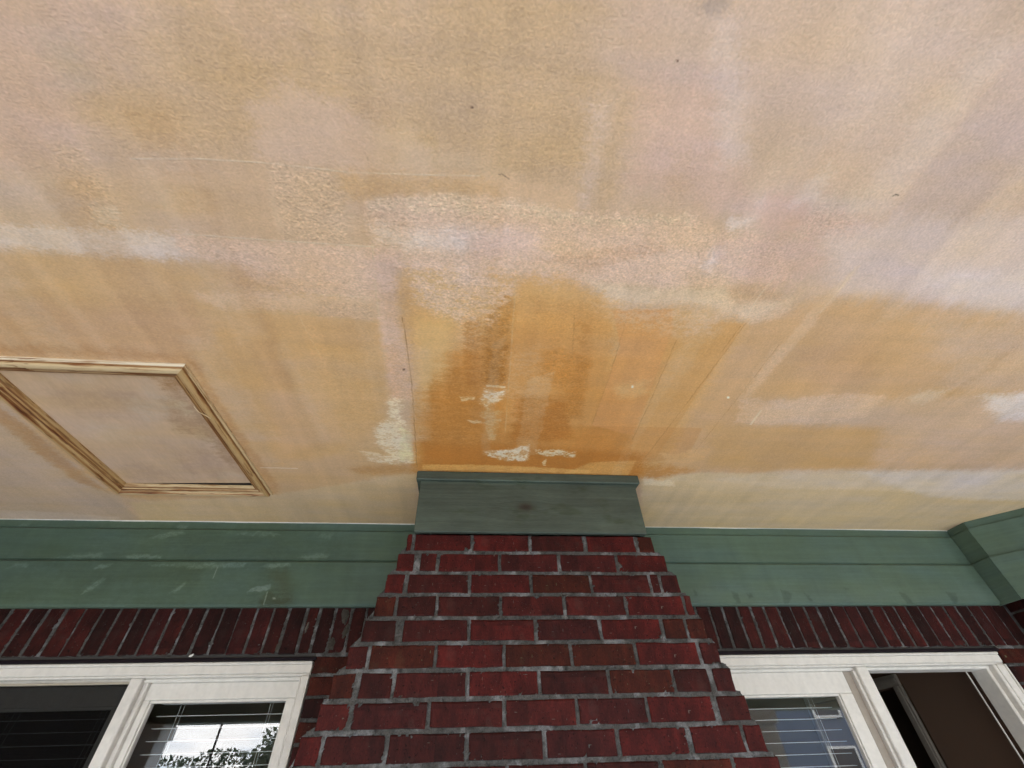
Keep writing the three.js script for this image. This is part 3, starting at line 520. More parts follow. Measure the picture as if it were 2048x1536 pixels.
px2([150,179,166],0.6,0.004,0.006,0.5,[-1.436,2.417,-1.391,2.437,-1.32,2.453,-1.293,2.439,-1.365,2.415]);
px2([150,179,166],0.6,0.004,0.006,0.5,[-1.572,2.282,-1.56,2.3,-1.51,2.304,-1.519,2.292,-1.545,2.281]);
px2([150,179,166],0.6,0.004,0.005,0.5,[-1.56,2.181,-1.55,2.21,-1.516,2.249,-1.503,2.243,-1.529,2.199]);
px2([150,179,166],0.6,0.004,0.005,0.5,[-1.23,2.185,-1.208,2.207,-1.184,2.231,-1.178,2.222,-1.207,2.189]);
px2([157,184,176],0.75,0.003,0.005,0.4,[-0.924,2.192,-0.905,2.211,-0.844,2.221,-0.834,2.203,-0.852,2.192,-0.898,2.194]);
px2([150,179,166],0.65,0.004,0.006,0.5,[-0.907,2.29,-0.877,2.306,-0.787,2.308,-0.78,2.298,-0.87,2.285]);
px2([150,179,166],0.6,0.004,0.006,0.5,[-1.506,2.334,-1.451,2.344,-1.341,2.339,-1.343,2.327,-1.455,2.325]);
px2([150,179,166],0.55,0.005,0.006,0.5,[-1.36,2.468,-1.341,2.479,-1.309,2.473,-1.311,2.458,-1.339,2.458]);
px2([150,179,166],0.5,0.006,0.008,0.5,[-0.713,2.427,-0.693,2.443,-0.642,2.441,-0.654,2.422]);
px2([150,179,166],0.55,0.005,0.006,0.5,[-0.769,2.337,-0.701,2.354,-0.635,2.35,-0.646,2.332,-0.726,2.328]);
px2([150,179,166],0.6,0.006,0.008,0.5,[-1.365,2.297,-1.218,2.306,-0.972,2.307,-0.981,2.291,-1.131,2.283]);
px2([150,179,166],0.5,0.006,0.008,0.5,[-1.121,2.44,-0.945,2.45,-0.875,2.438,-0.953,2.427]);
px2([150,179,166],0.5,0.006,0.008,0.5,[-1.911,2.283,-1.887,2.298,-1.839,2.303,-1.849,2.286]);
px2([150,179,166],0.5,0.005,0.006,0.5,[-2.021,2.465,-2.006,2.477,-1.977,2.473,-1.981,2.462]);
px2([150,179,166],0.5,0.006,0.008,0.5,[-1.79,2.326,-1.705,2.342,-1.589,2.347,-1.579,2.331,-1.663,2.323]);
px2([168,191,178],0.8,0.0015,0.001,0.2,[-1.087,2.291,-1.083,2.291,-1.082,2.243,-1.085,2.243]);
px2([168,191,178],0.8,0.0015,0.001,0.2,[-0.846,2.192,-0.842,2.192,-0.84,2.14,-0.845,2.14]);
px2([176,192,180],0.8,0.002,0.002,0.2,[-0.818,2.169,-0.807,2.17,-0.801,2.163,-0.812,2.162]);
px2([123,148,136],0.6,0.05,0.03,0.1,[1.012,2.217,2.529,2.218,2.506,2.126,0.983,2.13]);
px2([84,105,93],0.55,0.005,0.005,0.3,[1.182,2.193,1.21,2.185,1.21,2.141,1.188,2.141]);
px2([84,105,93],0.55,0.005,0.005,0.3,[1.426,2.201,1.454,2.193,1.473,2.184,1.435,2.137,1.413,2.137]);
px2([84,105,93],0.55,0.005,0.005,0.3,[1.533,2.184,1.551,2.176,1.557,2.152,1.542,2.151]);
px2([84,105,93],0.55,0.005,0.005,0.3,[1.251,2.184,1.276,2.181,1.278,2.165,1.26,2.165]);
px2([84,105,93],0.55,0.005,0.005,0.3,[2.009,2.188,2.044,2.176,2.047,2.144,2.019,2.136]);
px2([84,105,93],0.55,0.005,0.005,0.3,[2.25,2.193,2.302,2.184,2.274,2.139,2.249,2.143]);
px2([84,105,93],0.55,0.005,0.005,0.3,[1.007,2.201,1.02,2.193,1.016,2.177,1.003,2.177]);
px2([84,105,93],0.55,0.005,0.005,0.3,[1.742,2.209,1.765,2.207,1.757,2.202,1.742,2.201]);
const [fasMap, fasBump] = paint(2048, 192, FX, '6f8a7c', 0.1, FL, [], (x, y, r) => {
  const g = fbm(x * 6, y * 160, 3, 81), f = fbm(x * 90, y * 260, 2, 82); return [0.10 * (g - 0.5) + 0.05 * (f - 0.5), 0.10 * (g - 0.5) + 0.12 * (f - 0.5)];
});
fasMap.wrapS = fasBump.wrapS = THREE.MirroredRepeatWrapping; fasMap.wrapT = fasBump.wrapT = THREE.MirroredRepeatWrapping;
function metric(tex, [x0, x1, y0, y1]) { const t = tex.clone(); t.repeat.set(1 / (x1 - x0), 1 / (y1 - y0)); t.offset.set(-x0 / (x1 - x0), -y0 / (y1 - y0)); t.needsUpdate = true; return t; }
M.fascia = phys({ specularIntensity: 0.5, color: lin(0.57, 0.54, 0.53), map: metric(fasMap, FX), bumpMap: metric(fasBump, FX), bumpScale: 0.0012, roughness: 0.42 });
const [woodMap, woodBump] = makeTex(512, (u, v) => {
  const x = u * 2, y = v * 0.5, warp = 0.02 * fbm(x * 4, y * 12, 3, 5);
  const kx = 1.02, ky = 0.29, kd = Math.hypot((x - kx) * 0.55, y - ky), knot = Math.exp(-kd * kd / 0.00022), pull = 0.03 * Math.exp(-Math.pow((x - kx) / 0.1, 2)) * Math.sign(y - ky) * Math.exp(-Math.abs(y - ky) / 0.05);
  const g = fbm(x * 3, (y + warp - pull) * 110, 4, 7), b = fbm(x * 9, y * 18, 4, 17), f = fbm(x * 70, y * 400, 2, 27);
  let t = 0.80 + 0.20 * (g - 0.5) + 0.22 * (b - 0.5) + 0.1 * (f - 0.5); let c = [148 * t, 164 * t, 150 * t];
  c = c.map((q, i) => q * (1 - 0.55 * knot * [0.7, 1, 1.1][i]));
  const st = sst(0.6, 0.8, fbm(x * 12 + 4, y * 30, 4, 37)); c = c.map((q, i) => q * (1 - 0.2 * st * [0.7, 0.6, 1][i]));
  return [...c, 0.5 + 0.4 * (g - 0.5) + 0.2 * (f - 0.5)];
});
const mWood = (tex, dx, dy) => { const t = tex.clone(); t.repeat.set(0.5, 2); t.offset.set(dx, dy); t.needsUpdate = true; return t; };
M.hood = std({ color: lin(0.285, 0.305, 0.29), map: mWood(woodMap, 0.16, 0.87), bumpMap: mWood(woodBump, 0.16, 0.87), bumpScale: 0.0016, roughness: 0.6 });

// ---------------------------------------------------------------- wooden hood over the chimney
{
  const t = thing('wooden_hood', 'weathered grey green board hood between the ceiling and the brick chimney', 'trim', null, [0.22, 2.25, -1.74]);
  const P = (n, g, m) => part(n, g.translate(-0.22, -2.25, 1.74), m, t);
  const tx = (g) => { const p = g.attributes.position, u = g.attributes.uv; for (let i = 0; i < p.count; i++) u.setXY(i, p.getX(i) + p.getZ(i), p.getY(i)); return g; };
  P('front_board', tx(bx(-0.2135, 0.6565, 2.2545, 2.462, -1.516, -1.4965, 0.003)), M.hood);
  P('side_board', tx(bx(-0.2115, -0.1935, 2.2555, 2.462, -1.9535, -1.5165, 0.002)), M.hood);
  P('side_board', tx(bx(0.6365, 0.6545, 2.2555, 2.462, -1.9535, -1.5165, 0.002)), M.hood);
  P('top_trim', tx(bx(-0.230, 0.674, 2.461, 2.4985, -1.5145, -1.484, 0.003)), M.hood);
  P('side_trim', tx(bx(-0.2285, -0.2125, 2.4615, 2.498, -1.965, -1.515, 0.002)), M.hood);
  P('side_trim', tx(bx(0.6555, 0.6725, 2.4615, 2.498, -1.965, -1.515, 0.002)), M.hood);
}

// ---------------------------------------------------------------- fascia boards along the wall and round the bay
{
  const t = thing('fascia_boards', 'long sage green fascia of three stacked boards under the ceiling', 'fascia', null, [0, 2.13, -1.97]);
  const tx = (g) => { const p = g.attributes.position, u = g.attributes.uv; for (let i = 0; i < p.count; i++) u.setXY(i, p.getX(i), p.getY(i) + p.getZ(i) * 0.3 + 0.59); return g; };
  const P = (n, g) => part(n, tx(g).translate(0, -2.13, 1.97), M.fascia, t);
  P('top_strip', bx(-5.4, 2.524, 2.462, 2.4985, -2.0, -1.974, 0.002));
  P('upper_board', bx(-5.4, 2.516, 2.3175, 2.4610, -1.999, -1.9635, 0.007));
  P('lower_board', bx(-5.4, 2.504, 2.1315, 2.3165, -1.998, -1.9515, 0.009));
  const cg = []; for (let x = -2.4; x < 2.5; x += 0.05) { const h = 0.0016 + 0.0042 * fbm(x * 7, 3, 3, 8) * sst(0.3, 0.5, fbm(x * 2.2, 9, 3, 18)); cg.push(bx(x, x + 0.0502, 2.4993 - h, 2.4996, -1.976, -1.9725 + 0.002 * vn(x * 9, 1), 0.0003)); }
  part('caulk_bead', cg.map((g) => g.translate(0, -2.13, 1.97)), std({ color: lin(0.75, 0.74, 0.70) }), t);
  const b = thing('bay_fascia', 'sage green fascia boards turning along the angled bay wall', 'fascia', null, [2.53, 2.13, -1.873]);
  const B = (n, g, m) => part(n, g.translate(-2.53, -2.13, 1.873), m, b);
  const S = Math.SQRT1_2, pt = (d) => [2.53 - d, -1.873 + 0.4142 * d], al = (d, l) => [2.53 - S * d + S * l, -1.873 + S * d + S * l];
  for (const [n, y0, y1, d] of [['top_strip', 2.4620, 2.4982, 0.001], ['upper_board', 2.3180, 2.4622, 0.011], ['lower_board', 2.1310, 2.3170, 0.024]]) {
    const f = 2.2;
    B(n, planSlab([pt(d), al(d, f), al(d - 0.03, f), pt(d - 0.03)], y0, y1, 0.3), M.fascia);
    B('end_board', planSlab([[2.53 - d - 0.0015, -1.9995], [pt(d)[0] - 0.0015, pt(d)[1] - 0.001], [pt(d)[0] + 0.011, pt(d)[1] - 0.0012], [2.53 - d + 0.011, -1.9995]], y0 + 0.001, y1 - 0.001, 0.9), M.fascia);
  }
}

// ---------------------------------------------------------------- back wall: core, soldier course, side courses
const LW = { x0: -1.80, x1: -0.598, top: 1.9455, bot: 0.72 }, RW = { x0: 0.955, x1: 2.336, top: 1.9475, bot: 0.72 };
M.core = std({ color: lin(0.10, 0.09, 0.085) });
{
  const t = thing('brick_wall', 'dark red brick house wall with an upright soldier course above the windows', 'wall', null, [0.2, 0, -2.0]);
  const inv = (g) => g.translate(-0.2, 0, 2.0), zl = ZW + 2.0;
  const core = [], zb = -2.13, zf = ZW - 0.014;
  core.push(bx(-5.4, LW.x0 - 0.004, 0, 2.6, zb, zf, 0.001), bx(LW.x1 + 0.004, RW.x0 - 0.004, 0, 2.6, zb, zf, 0.001), bx(RW.x1 + 0.004, 2.56, 0, 2.6, zb, zf, 0.001));
  for (const w of [LW, RW]) core.push(bx(w.x0 - 0.004, w.x1 + 0.004, w.top + 0.006, 2.6, zb, zf, 0.001), bx(w.x0 - 0.004, w.x1 + 0.004, 0, w.bot - 0.004, zb, zf, 0.001));
  part('core', core.map(inv), M.core, t);
  // soldier course: joint positions as in the wall
  const jl = [-2.34, -2.272, -2.204, -2.136, -2.068, -2.0, -1.933, -1.866, -1.799, -1.731, -1.663, -1.599, -1.528, -1.462, -1.396, -1.328, -1.261, -1.196, -1.131, -1.067, -0.999, -0.935, -0.87, -0.803, -0.742, -0.671, -0.618, -0.556, -0.489, -0.429, -0.362];
  const jr = [0.87, 0.936, 1.001, 1.066, 1.127, 1.199, 1.261, 1.324, 1.392, 1.455, 1.519, 1.583, 1.649, 1.714, 1.779, 1.838, 1.904, 1.964, 2.023, 2.087, 2.151, 2.215, 2.277, 2.342, 2.405, 2.468, 2.532];
  const SY0 = 1.9695, SY1 = 2.171, sheets = [];
  for (const J of [jl, jr]) {
    const hw = J.map(() => rr(0.0038, 0.0062)), ti = J.map(() => rr(-0.004, 0.004));
    for (let i = 0; i < J.length - 1; i++) {
      const a = J[i] + hw[i], b = J[i + 1] - hw[i + 1];
      brick(t, (a + b) / 2 - 0.2, (SY0 + SY1) / 2, zl, b - a, SY1 - SY0, 0.06, 0, [1, 2, 0, 2, 6, 1]);
    }
    const dist = (x, y) => { let d = 9; for (let i = 0; i < J.length; i++) d = Math.min(d, Math.abs(x - J[i]) - hw[i]); return Math.min(d, Math.abs(y - SY0) - 0.001); };
    sheets.push(mortarSheet(J[0], J[J.length - 1], SY0 - 0.002, SY1, 0.0048, ZW, dist, 210, 0.65));
  }
  const smear = (x, y, w, h, ang) => {
    const P = [], I = [], n = 16; P.push(0, 0, 0.0032);
    for (const [k, z] of [[0.55, 0.0026], [1, -0.0025]]) for (let i = 0; i < n; i++) { const a = i / n * 2 * Math.PI, q = k * (0.7 + 0.55 * vn(i * 1.7 + x * 50, y * 90, 3)); P.push(Math.cos(a) * w * q, Math.sin(a) * h * q, z + rr(-0.0008, 0.0008)); }
    for (let i = 0; i < n; i++) { const k = (i + 1) % n; I.push(0, 1 + i, 1 + k, 1 + i, 1 + n + i, 1 + n + k, 1 + i, 1 + n + k, 1 + k); }
    const g = new THREE.BufferGeometry(); g.setAttribute('position', new THREE.Float32BufferAttribute(P, 3)); g.setAttribute('uv', new THREE.Float32BufferAttribute(P.flatMap((v, i) => i % 3 === 0 ? [v * 2 + x, P[i + 1] * 2 + y] : []), 2)); g.setIndex(I);
    g.rotateZ(ang); g.computeVertexNormals(); g.translate(x - 0.2, y, ZW + 2.0); part('mortar_smear', g, M.smear, t);
  };
  M.smear = std({ color: lin(0.42, 0.36, 0.30), map: mortMap, bumpMap: mortBump, bumpScale: 0.003 });
  smear(-0.513, 2.098, 0.016, 0.036, 0.2); smear(-0.500, 2.045, 0.012, 0.030, -0.2); smear(-0.545, 2.000, 0.017, 0.024, 0.3); smear(-0.742, 1.995, 0.010, 0.022, -0.4); smear(-0.628, 2.09, 0.004, 0.004, 0); smear(-0.655, 2.06, 0.006, 0.026, -0.1);
  // courses beside the windows
  const WC = 0.0667, WT = 1.9585;
  for (const [xa, xb, cell, off] of [[-2.34, LW.x0 - 0.006, 0.01, 0.05], [LW.x1 + 0.006, -0.36, 0.0048, 0], [0.8, RW.x0 - 0.006, 0.02, 0], [RW.x1 + 0.006, 2.532, 0.0048, 0.03]]) {
    for (let k = 0; k < 19; k++) {
      const y1 = WT - k * WC, y0 = y1 - WC + 0.011, J = [];
      for (let x = xa + (k % 2 ? 0.105 : 0.208) + off; x < xb - 0.03; x += 0.2125) J.push(x);
      const E = [xa, ...J, xb];
      for (let i = 0; i < E.length - 1; i++) { const a = E[i] + (i ? 0.005 : 0), b = E[i + 1] - (i < E.length - 2 ? 0.005 : 0); brick(t, (a + b) / 2 - 0.2, (y0 + y1) / 2, zl, b - a, y1 - y0, 0.08, 0, [1, 2, 0, 3]); }
      sheets.push(mortarSheet(xa, xb, y0 - 0.011, k ? y1 : SY0, k < 8 ? cell : 0.03, ZW, (x, y) => { let d = y < y0 ? -0.004 : Math.min(y - y0, Math.abs(y - y1)); if (y > y1) d = -0.004; for (const j of J) d = Math.min(d, Math.abs(x - j) - 0.005); return d; }, 240 + k, 0.66));
    }
  }
  part('mortar', sheets.map((g) => inv(g.index ? g.toNonIndexed() : g)), M.mortar, t);
}
// angled bay wall on the right: a short return, then a 45 degree face
{
  const t = thing('bay_wall', 'brick bay wall with its shade put into darker brick tints, turning toward the porch beside the window', 'wall', null, [2.53, 0, -1.873]);
  const S = Math.SQRT1_2, D0 = -0.006;
  const pt = (d) => [2.53 - d, -1.873 + 0.4142 * d], al = (d, l) => [2.53 - S * d + S * l, -1.873 + S * d + S * l];
  const g = planSlab([[2.53 - D0 + 0.008, -2.13], pt(D0 - 0.008), al(D0 - 0.008, 2.2), al(D0 - 0.14, 2.2), [2.7, -2.13]], 0, 2.6); g.translate(-2.53, 0, 1.873);
  part('core', g, M.mortar, t);
  const C = 0.0667;
  for (let k = 0; k < 18; k++) {  // dark tints only: the shade here is put into the brick colour
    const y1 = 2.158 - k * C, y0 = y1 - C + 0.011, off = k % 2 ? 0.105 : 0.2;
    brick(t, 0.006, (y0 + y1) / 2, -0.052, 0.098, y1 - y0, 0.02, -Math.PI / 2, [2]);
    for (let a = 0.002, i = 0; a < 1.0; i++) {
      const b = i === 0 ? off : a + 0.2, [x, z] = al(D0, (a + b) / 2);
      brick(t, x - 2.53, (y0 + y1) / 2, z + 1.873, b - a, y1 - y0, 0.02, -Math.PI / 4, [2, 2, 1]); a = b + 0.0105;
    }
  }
}
{ const g = new THREE.SphereGeometry(0.008, 9, 6), p = g.attributes.position; for (let i = 0; i < p.count; i++) { const x = p.getX(i), y = p.getY(i), z = p.getZ(i), q = 0.7 + 0.6 * vn(x * 300 + 5, y * 300 + z * 200, 9); p.setXYZ(i, x * q * 1.3, y * q * 0.55, z * q * 0.5 + x * 0.2); }
  g.computeVertexNormals(); g.rotateZ(0.35); g.translate(-1.05, 1.9655, -1.9715); tag(part('paint_flake', g, std({ color: lin(0.75, 0.74, 0.7) }), scene), 'tiny white paint flake caught on the lintel over the screened window', 'paint flake'); }
{ // unseen wall, added to block light from the far end
  const t = thing('light_block_wall', 'unseen brick wall added to block light at the hatch end of the porch', 'wall', null, [-3.95, 0, 0.2]);
  part('core', bx(-0.12, 0.12, 0.001, 2.498, -2.17, 2.14, 0.004), brickMats[1], t);
}
// steel lintels
M.lintel = phys({ specularIntensity: 0.2, color: lin(0.012, 0.008, 0.011), roughness: 0.6 });
for (const [w, l] of [[LW, 'dark painted steel lintel over the window beside the attic hatch'], [RW, 'dark painted steel lintel over the window with the open half']])
  tag(part('steel_lintel', bx(w.x0 - 0.03, w.x1 + 0.012, w.top + 0.0015, w.top + 0.0125, -2.05, -1.9745, 0.002), M.lintel, scene), l, 'lintel', 'steel window lintels');

// ---------------------------------------------------------------- windows
const [paintMap, paintBump] = makeTex(256, (u, v) => { const n = fbm(u * 40, v * 12, 4, 3), f = fbm(u * 120, v * 120, 2, 13), t = 0.96 + 0.07 * (n - 0.5) + 0.05 * (f - 0.5); return [236 * t, 231 * t, 224 * t, n]; });
M.white = std({ color: lin(0.92, 0.92, 0.92), map: paintMap, bumpMap: paintBump, bumpScale: 0.0006, roughness: 0.5 });
M.cream = std({ color: lin(0.66, 0.62, 0.52), map: paintMap, bumpMap: paintBump, bumpScale: 0.0006, roughness: 0.5 });
M.taupe = std({ color: lin(0.42, 0.38, 0.34), map: paintMap, roughness: 0.6 });
M.glass = new THREE.MeshPhysicalMaterial({ color: 0xffffff, transmission: 1, thickness: 0, roughness: 0.0, ior: 1.65 });
M.screen = phys({ specularIntensity: 0.1, color: lin(0.006, 0.006, 0.006), opacity: 0.56, transparent: true, roughness: 0.9, side: THREE.DoubleSide });
M.screenFrame = std({ color: lin(0.05, 0.05, 0.05), roughness: 0.6 });
M.cord = std({ color: lin(0.5, 0.5, 0.48) });
M.slat = std({ color: lin(0.72, 0.72, 0.72), roughness: 0.45 });
function sash(t, o, a, b, top, bot, z, rail, sl, sr, withGlass = true) {
  const g = [bx(a, b, top - rail, top, z - 0.03, z, 0.002), bx(a, b, bot, bot + 0.06, z - 0.03, z, 0.002), bx(a, a + sl, bot + 0.0605, top - rail - 0.0005, z - 0.03, z, 0.002), bx(b - sr, b, bot + 0.0605, top - rail - 0.0005, z - 0.03, z, 0.002)];
  g.push(bx(a + sl, b - sr, top - rail - 0.008, top - rail - 0.0005, z - 0.028, z - 0.006, 0.001), bx(a + sl + 0.0002, a + sl + 0.006, bot + 0.061, top - rail - 0.0085, z - 0.028, z - 0.006, 0.001), bx(b - sr - 0.006, b - sr - 0.0002, bot + 0.061, top - rail - 0.0085, z - 0.028, z - 0.006, 0.001));
  const s = part('sash', g.map((q) => q.translate(...o)), M.white, t);
  const p = part('pane', bx(a + sl - 0.004, b - sr + 0.004, bot + 0.05, top - rail + 0.004, z - 0.0155, z - 0.0145, 0.0002).translate(...o), M.glass, s);
  return p;
}
function makeWindow(w, label, mull, right) {
  const t = thing('sliding_window', label, 'window', null, [(w.x0 + w.x1) / 2, w.bot, -2.03]), o = [-(w.x0 + w.x1) / 2, -w.bot, 2.03];
  const { x0, x1, top, bot } = w, c = 0.046, P = (n, g, m = M.white) => part(n, g.map((q) => q.translate(...o)), m, t);
  // head: stepped profile
  P('head', [bx(x0, x1, top - 0.010, top, -2.09, -1.9795, 0.003), bx(x0, x1, top - 0.038, top - 0.0102, -2.09, -1.9850, 0.002), bx(x0, x1, top - c, top - 0.0382, -2.09, -1.9885, 0.003), bx(x0 + 0.036, x1 - 0.036, top - 0.058, top - c - 0.0002, -2.09, -2.010, 0.003)]);
  for (const [xo, s] of [[x0, 1], [x1, -1]]) {
    const B = (a, b, zf, cc = 0.002) => bx(Math.min(xo + s * a, xo + s * b), Math.max(xo + s * a, xo + s * b), bot + 0.03, top - c - 0.0005, -2.09, zf, cc);
    P('jamb', right && s < 0 ? [B(0, 0.008, -1.9795), B(0.0082, 0.040, -1.985), B(0.0402, 0.056, -1.9885, 0.003), B(0.0562, 0.072, -2.012, 0.003)] : [B(0, 0.007, -1.9795), B(0.0072, 0.028, -1.985), B(0.0282, 0.036, -1.9885, 0.003)]);
  }
  P('sill', [bx(x0 - 0.02, x1 + 0.02, bot - 0.004, bot + 0.0295, -2.09, -1.945, 0.004)]);
  if (!right) {
    P('mullion', [bx(-1.238, -1.198, bot + 0.03, top - c - 0.0005, -2.09, -1.990, 0.003), bx(-1.1978, -1.186, bot + 0.03, top - 0.0585, -2.09, -2.014, 0.002), bx(-1.1858, -1.178, bot + 0.03, top - 0.0585, -2.09, -2.006, 0.002)]);
    P('head_bead', [bx(x0 + 0.037, -1.2385, top - 0.0625, top - 0.0582, -2.03, -1.996, 0.001)], M.cream);
    sash(t, o, -1.1775, x1 - 0.0365, top - 0.0585, bot + 0.03, -2.022, 0.052, 0.022, 0.034);
    sash(t, o, x0 + 0.037, -1.2385, top - 0.0635, bot + 0.03, -2.034, 0.062, 0.04, 0.04);
    P('insect_screen', [bx(x0 + 0.039, -1.2395, bot + 0.03, top - 0.064, -2.0063, -2.0060, 0.00005)], M.screen);
  } else {
    P('mullion', [bx(1.640, 1.690, bot + 0.03, top - c - 0.0005, -2.09, -1.990, 0.003), bx(1.6278, 1.6398, bot + 0.03, top - 0.0585, -2.09, -2.004, 0.002)]);
    P('mullion_groove', [bx(1.592, 1.6276, bot + 0.03, top - 0.0585, -2.09, -2.020, 0.002)], M.taupe);
    P('track', [bx(2.236, 2.2395, bot + 0.03, top - 0.0585, -2.09, -2.084, 0.0008)]);
    sash(t, o, x0 + 0.0365, 1.5918, top - 0.0585, bot + 0.03, -2.018, 0.075, 0.05, 0.056);
  }
  return t;
}
makeWindow(LW, 'white sliding window with a dark insect screen on one half, beside the hatch', -1.2, false);
makeWindow(RW, 'white sliding window standing half open near the angled bay wall', 1.64, true);
// venetian blinds behind the panes
function blind(x0, x1, top, label, y0) {
  const t = thing('venetian_blind', label, 'blind', 'white venetian blinds', [(x0 + x1) / 2, y0, -2.115]), o = [-(x0 + x1) / 2, -y0, 2.115];
  part('head_rail', bx(x0, x1, top, top + 0.03, -2.13, -2.092, 0.002).translate(...o), M.slat, t);
  const g = bx(x0 + 0.004, x1 - 0.004, -0.0007, 0.0007, -2.124, -2.1, 0.0003).translate(o[0], 0, o[2]);
  let n = 0; for (let y = top - 0.036; y > y0; y -= 0.0362) { const s = part('slat', g, M.slat, t); s.position.y = y - y0; s.rotation.x = rr(-0.02, 0.05); n++; }
  for (const f of [0.16, 0.84]) for (const z of [-2.099, -2.125]) part('cord', bx(x0 + (x1 - x0) * f, x0 + (x1 - x0) * f + 0.0014, y0, top, z, z + 0.0012, 0.0002).translate(...o), M.cord, t);
  return t;
}
blind(-1.155, -0.675, 1.832, 'white slatted blind behind the clear pane of the window beside the hatch', 0.8);
blind(-1.72, -1.28, 1.828, 'white slatted blind dimmed behind the dark insect screen', 0.8);
blind(1.03, 1.54, 1.812, 'white slatted blind behind the closed pane near the chimney foot', 0.8);

// ---------------------------------------------------------------- the rooms behind the windows
M.room = std({ color: lin(0.17, 0.10, 0.065), roughness: 0.9 });
structure('room_wall', [bx(-5.4, 2.42, 0, 2.45, -5.2, -5.1), bx(-5.5, -5.4, 0, 2.45, -5.2, -2.13), bx(0.3, 0.36, 0, 2.45, -5.09, -2.135), bx(2.42, 2.52, 0, 2.45, -2.66, -2.135), bx(2.42, 2.52, 1.915, 2.45, -3.55, -2.6605), bx(2.42, 2.52, 0, 2.45, -5.2, -3.5505)], M.room, 'brown painted walls of the rooms behind the windows');
structure('hall_wall', [bx(2.53, 3.6, 0, 2.45, -2.7, -2.6), bx(2.53, 3.6, 0, 2.45, -3.7, -3.6), bx(3.6, 3.7, 0, 2.45, -3.7, -2.6)], M.room, 'dark hall beyond the inner doorway');
structure('room_ceiling', bx(-5.5, 3.7, 2.46, 2.56, -5.2, -2.135), M.room, 'brown room ceiling');
structure('room_floor', bx(-5.5, 3.7, -0.1, -0.005, -5.2, -2.135), M.room, 'brown room floor');
{
  const t = thing('door_casing', 'white moulded casing round the dark inner doorway seen through the open window', 'door frame', null, [2.41, 0, -3.1]), o = [-2.41, 0, 3.1];
  const P = (n, g) => part(n, g.map((q) => q.translate(...o)), M.taupe, t);
  for (const [a, b] of [[-2.665, -2.722], [-3.55, -3.493]]) { const lo = Math.min(a, b), hi = Math.max(a, b); P('leg', [bx(2.404, 2.4198, 0, 1.912, lo, hi, 0.003), bx(2.398, 2.4038, 0, 1.912, lo + 0.018, hi - 0.012, 0.002)]); }
  P('head', [bx(2.404, 2.4198, 1.9125, 1.966, -3.55, -2.665, 0.003), bx(2.398, 2.4038, 1.925, 1.95, -3.54, -2.675, 0.002)]);
}

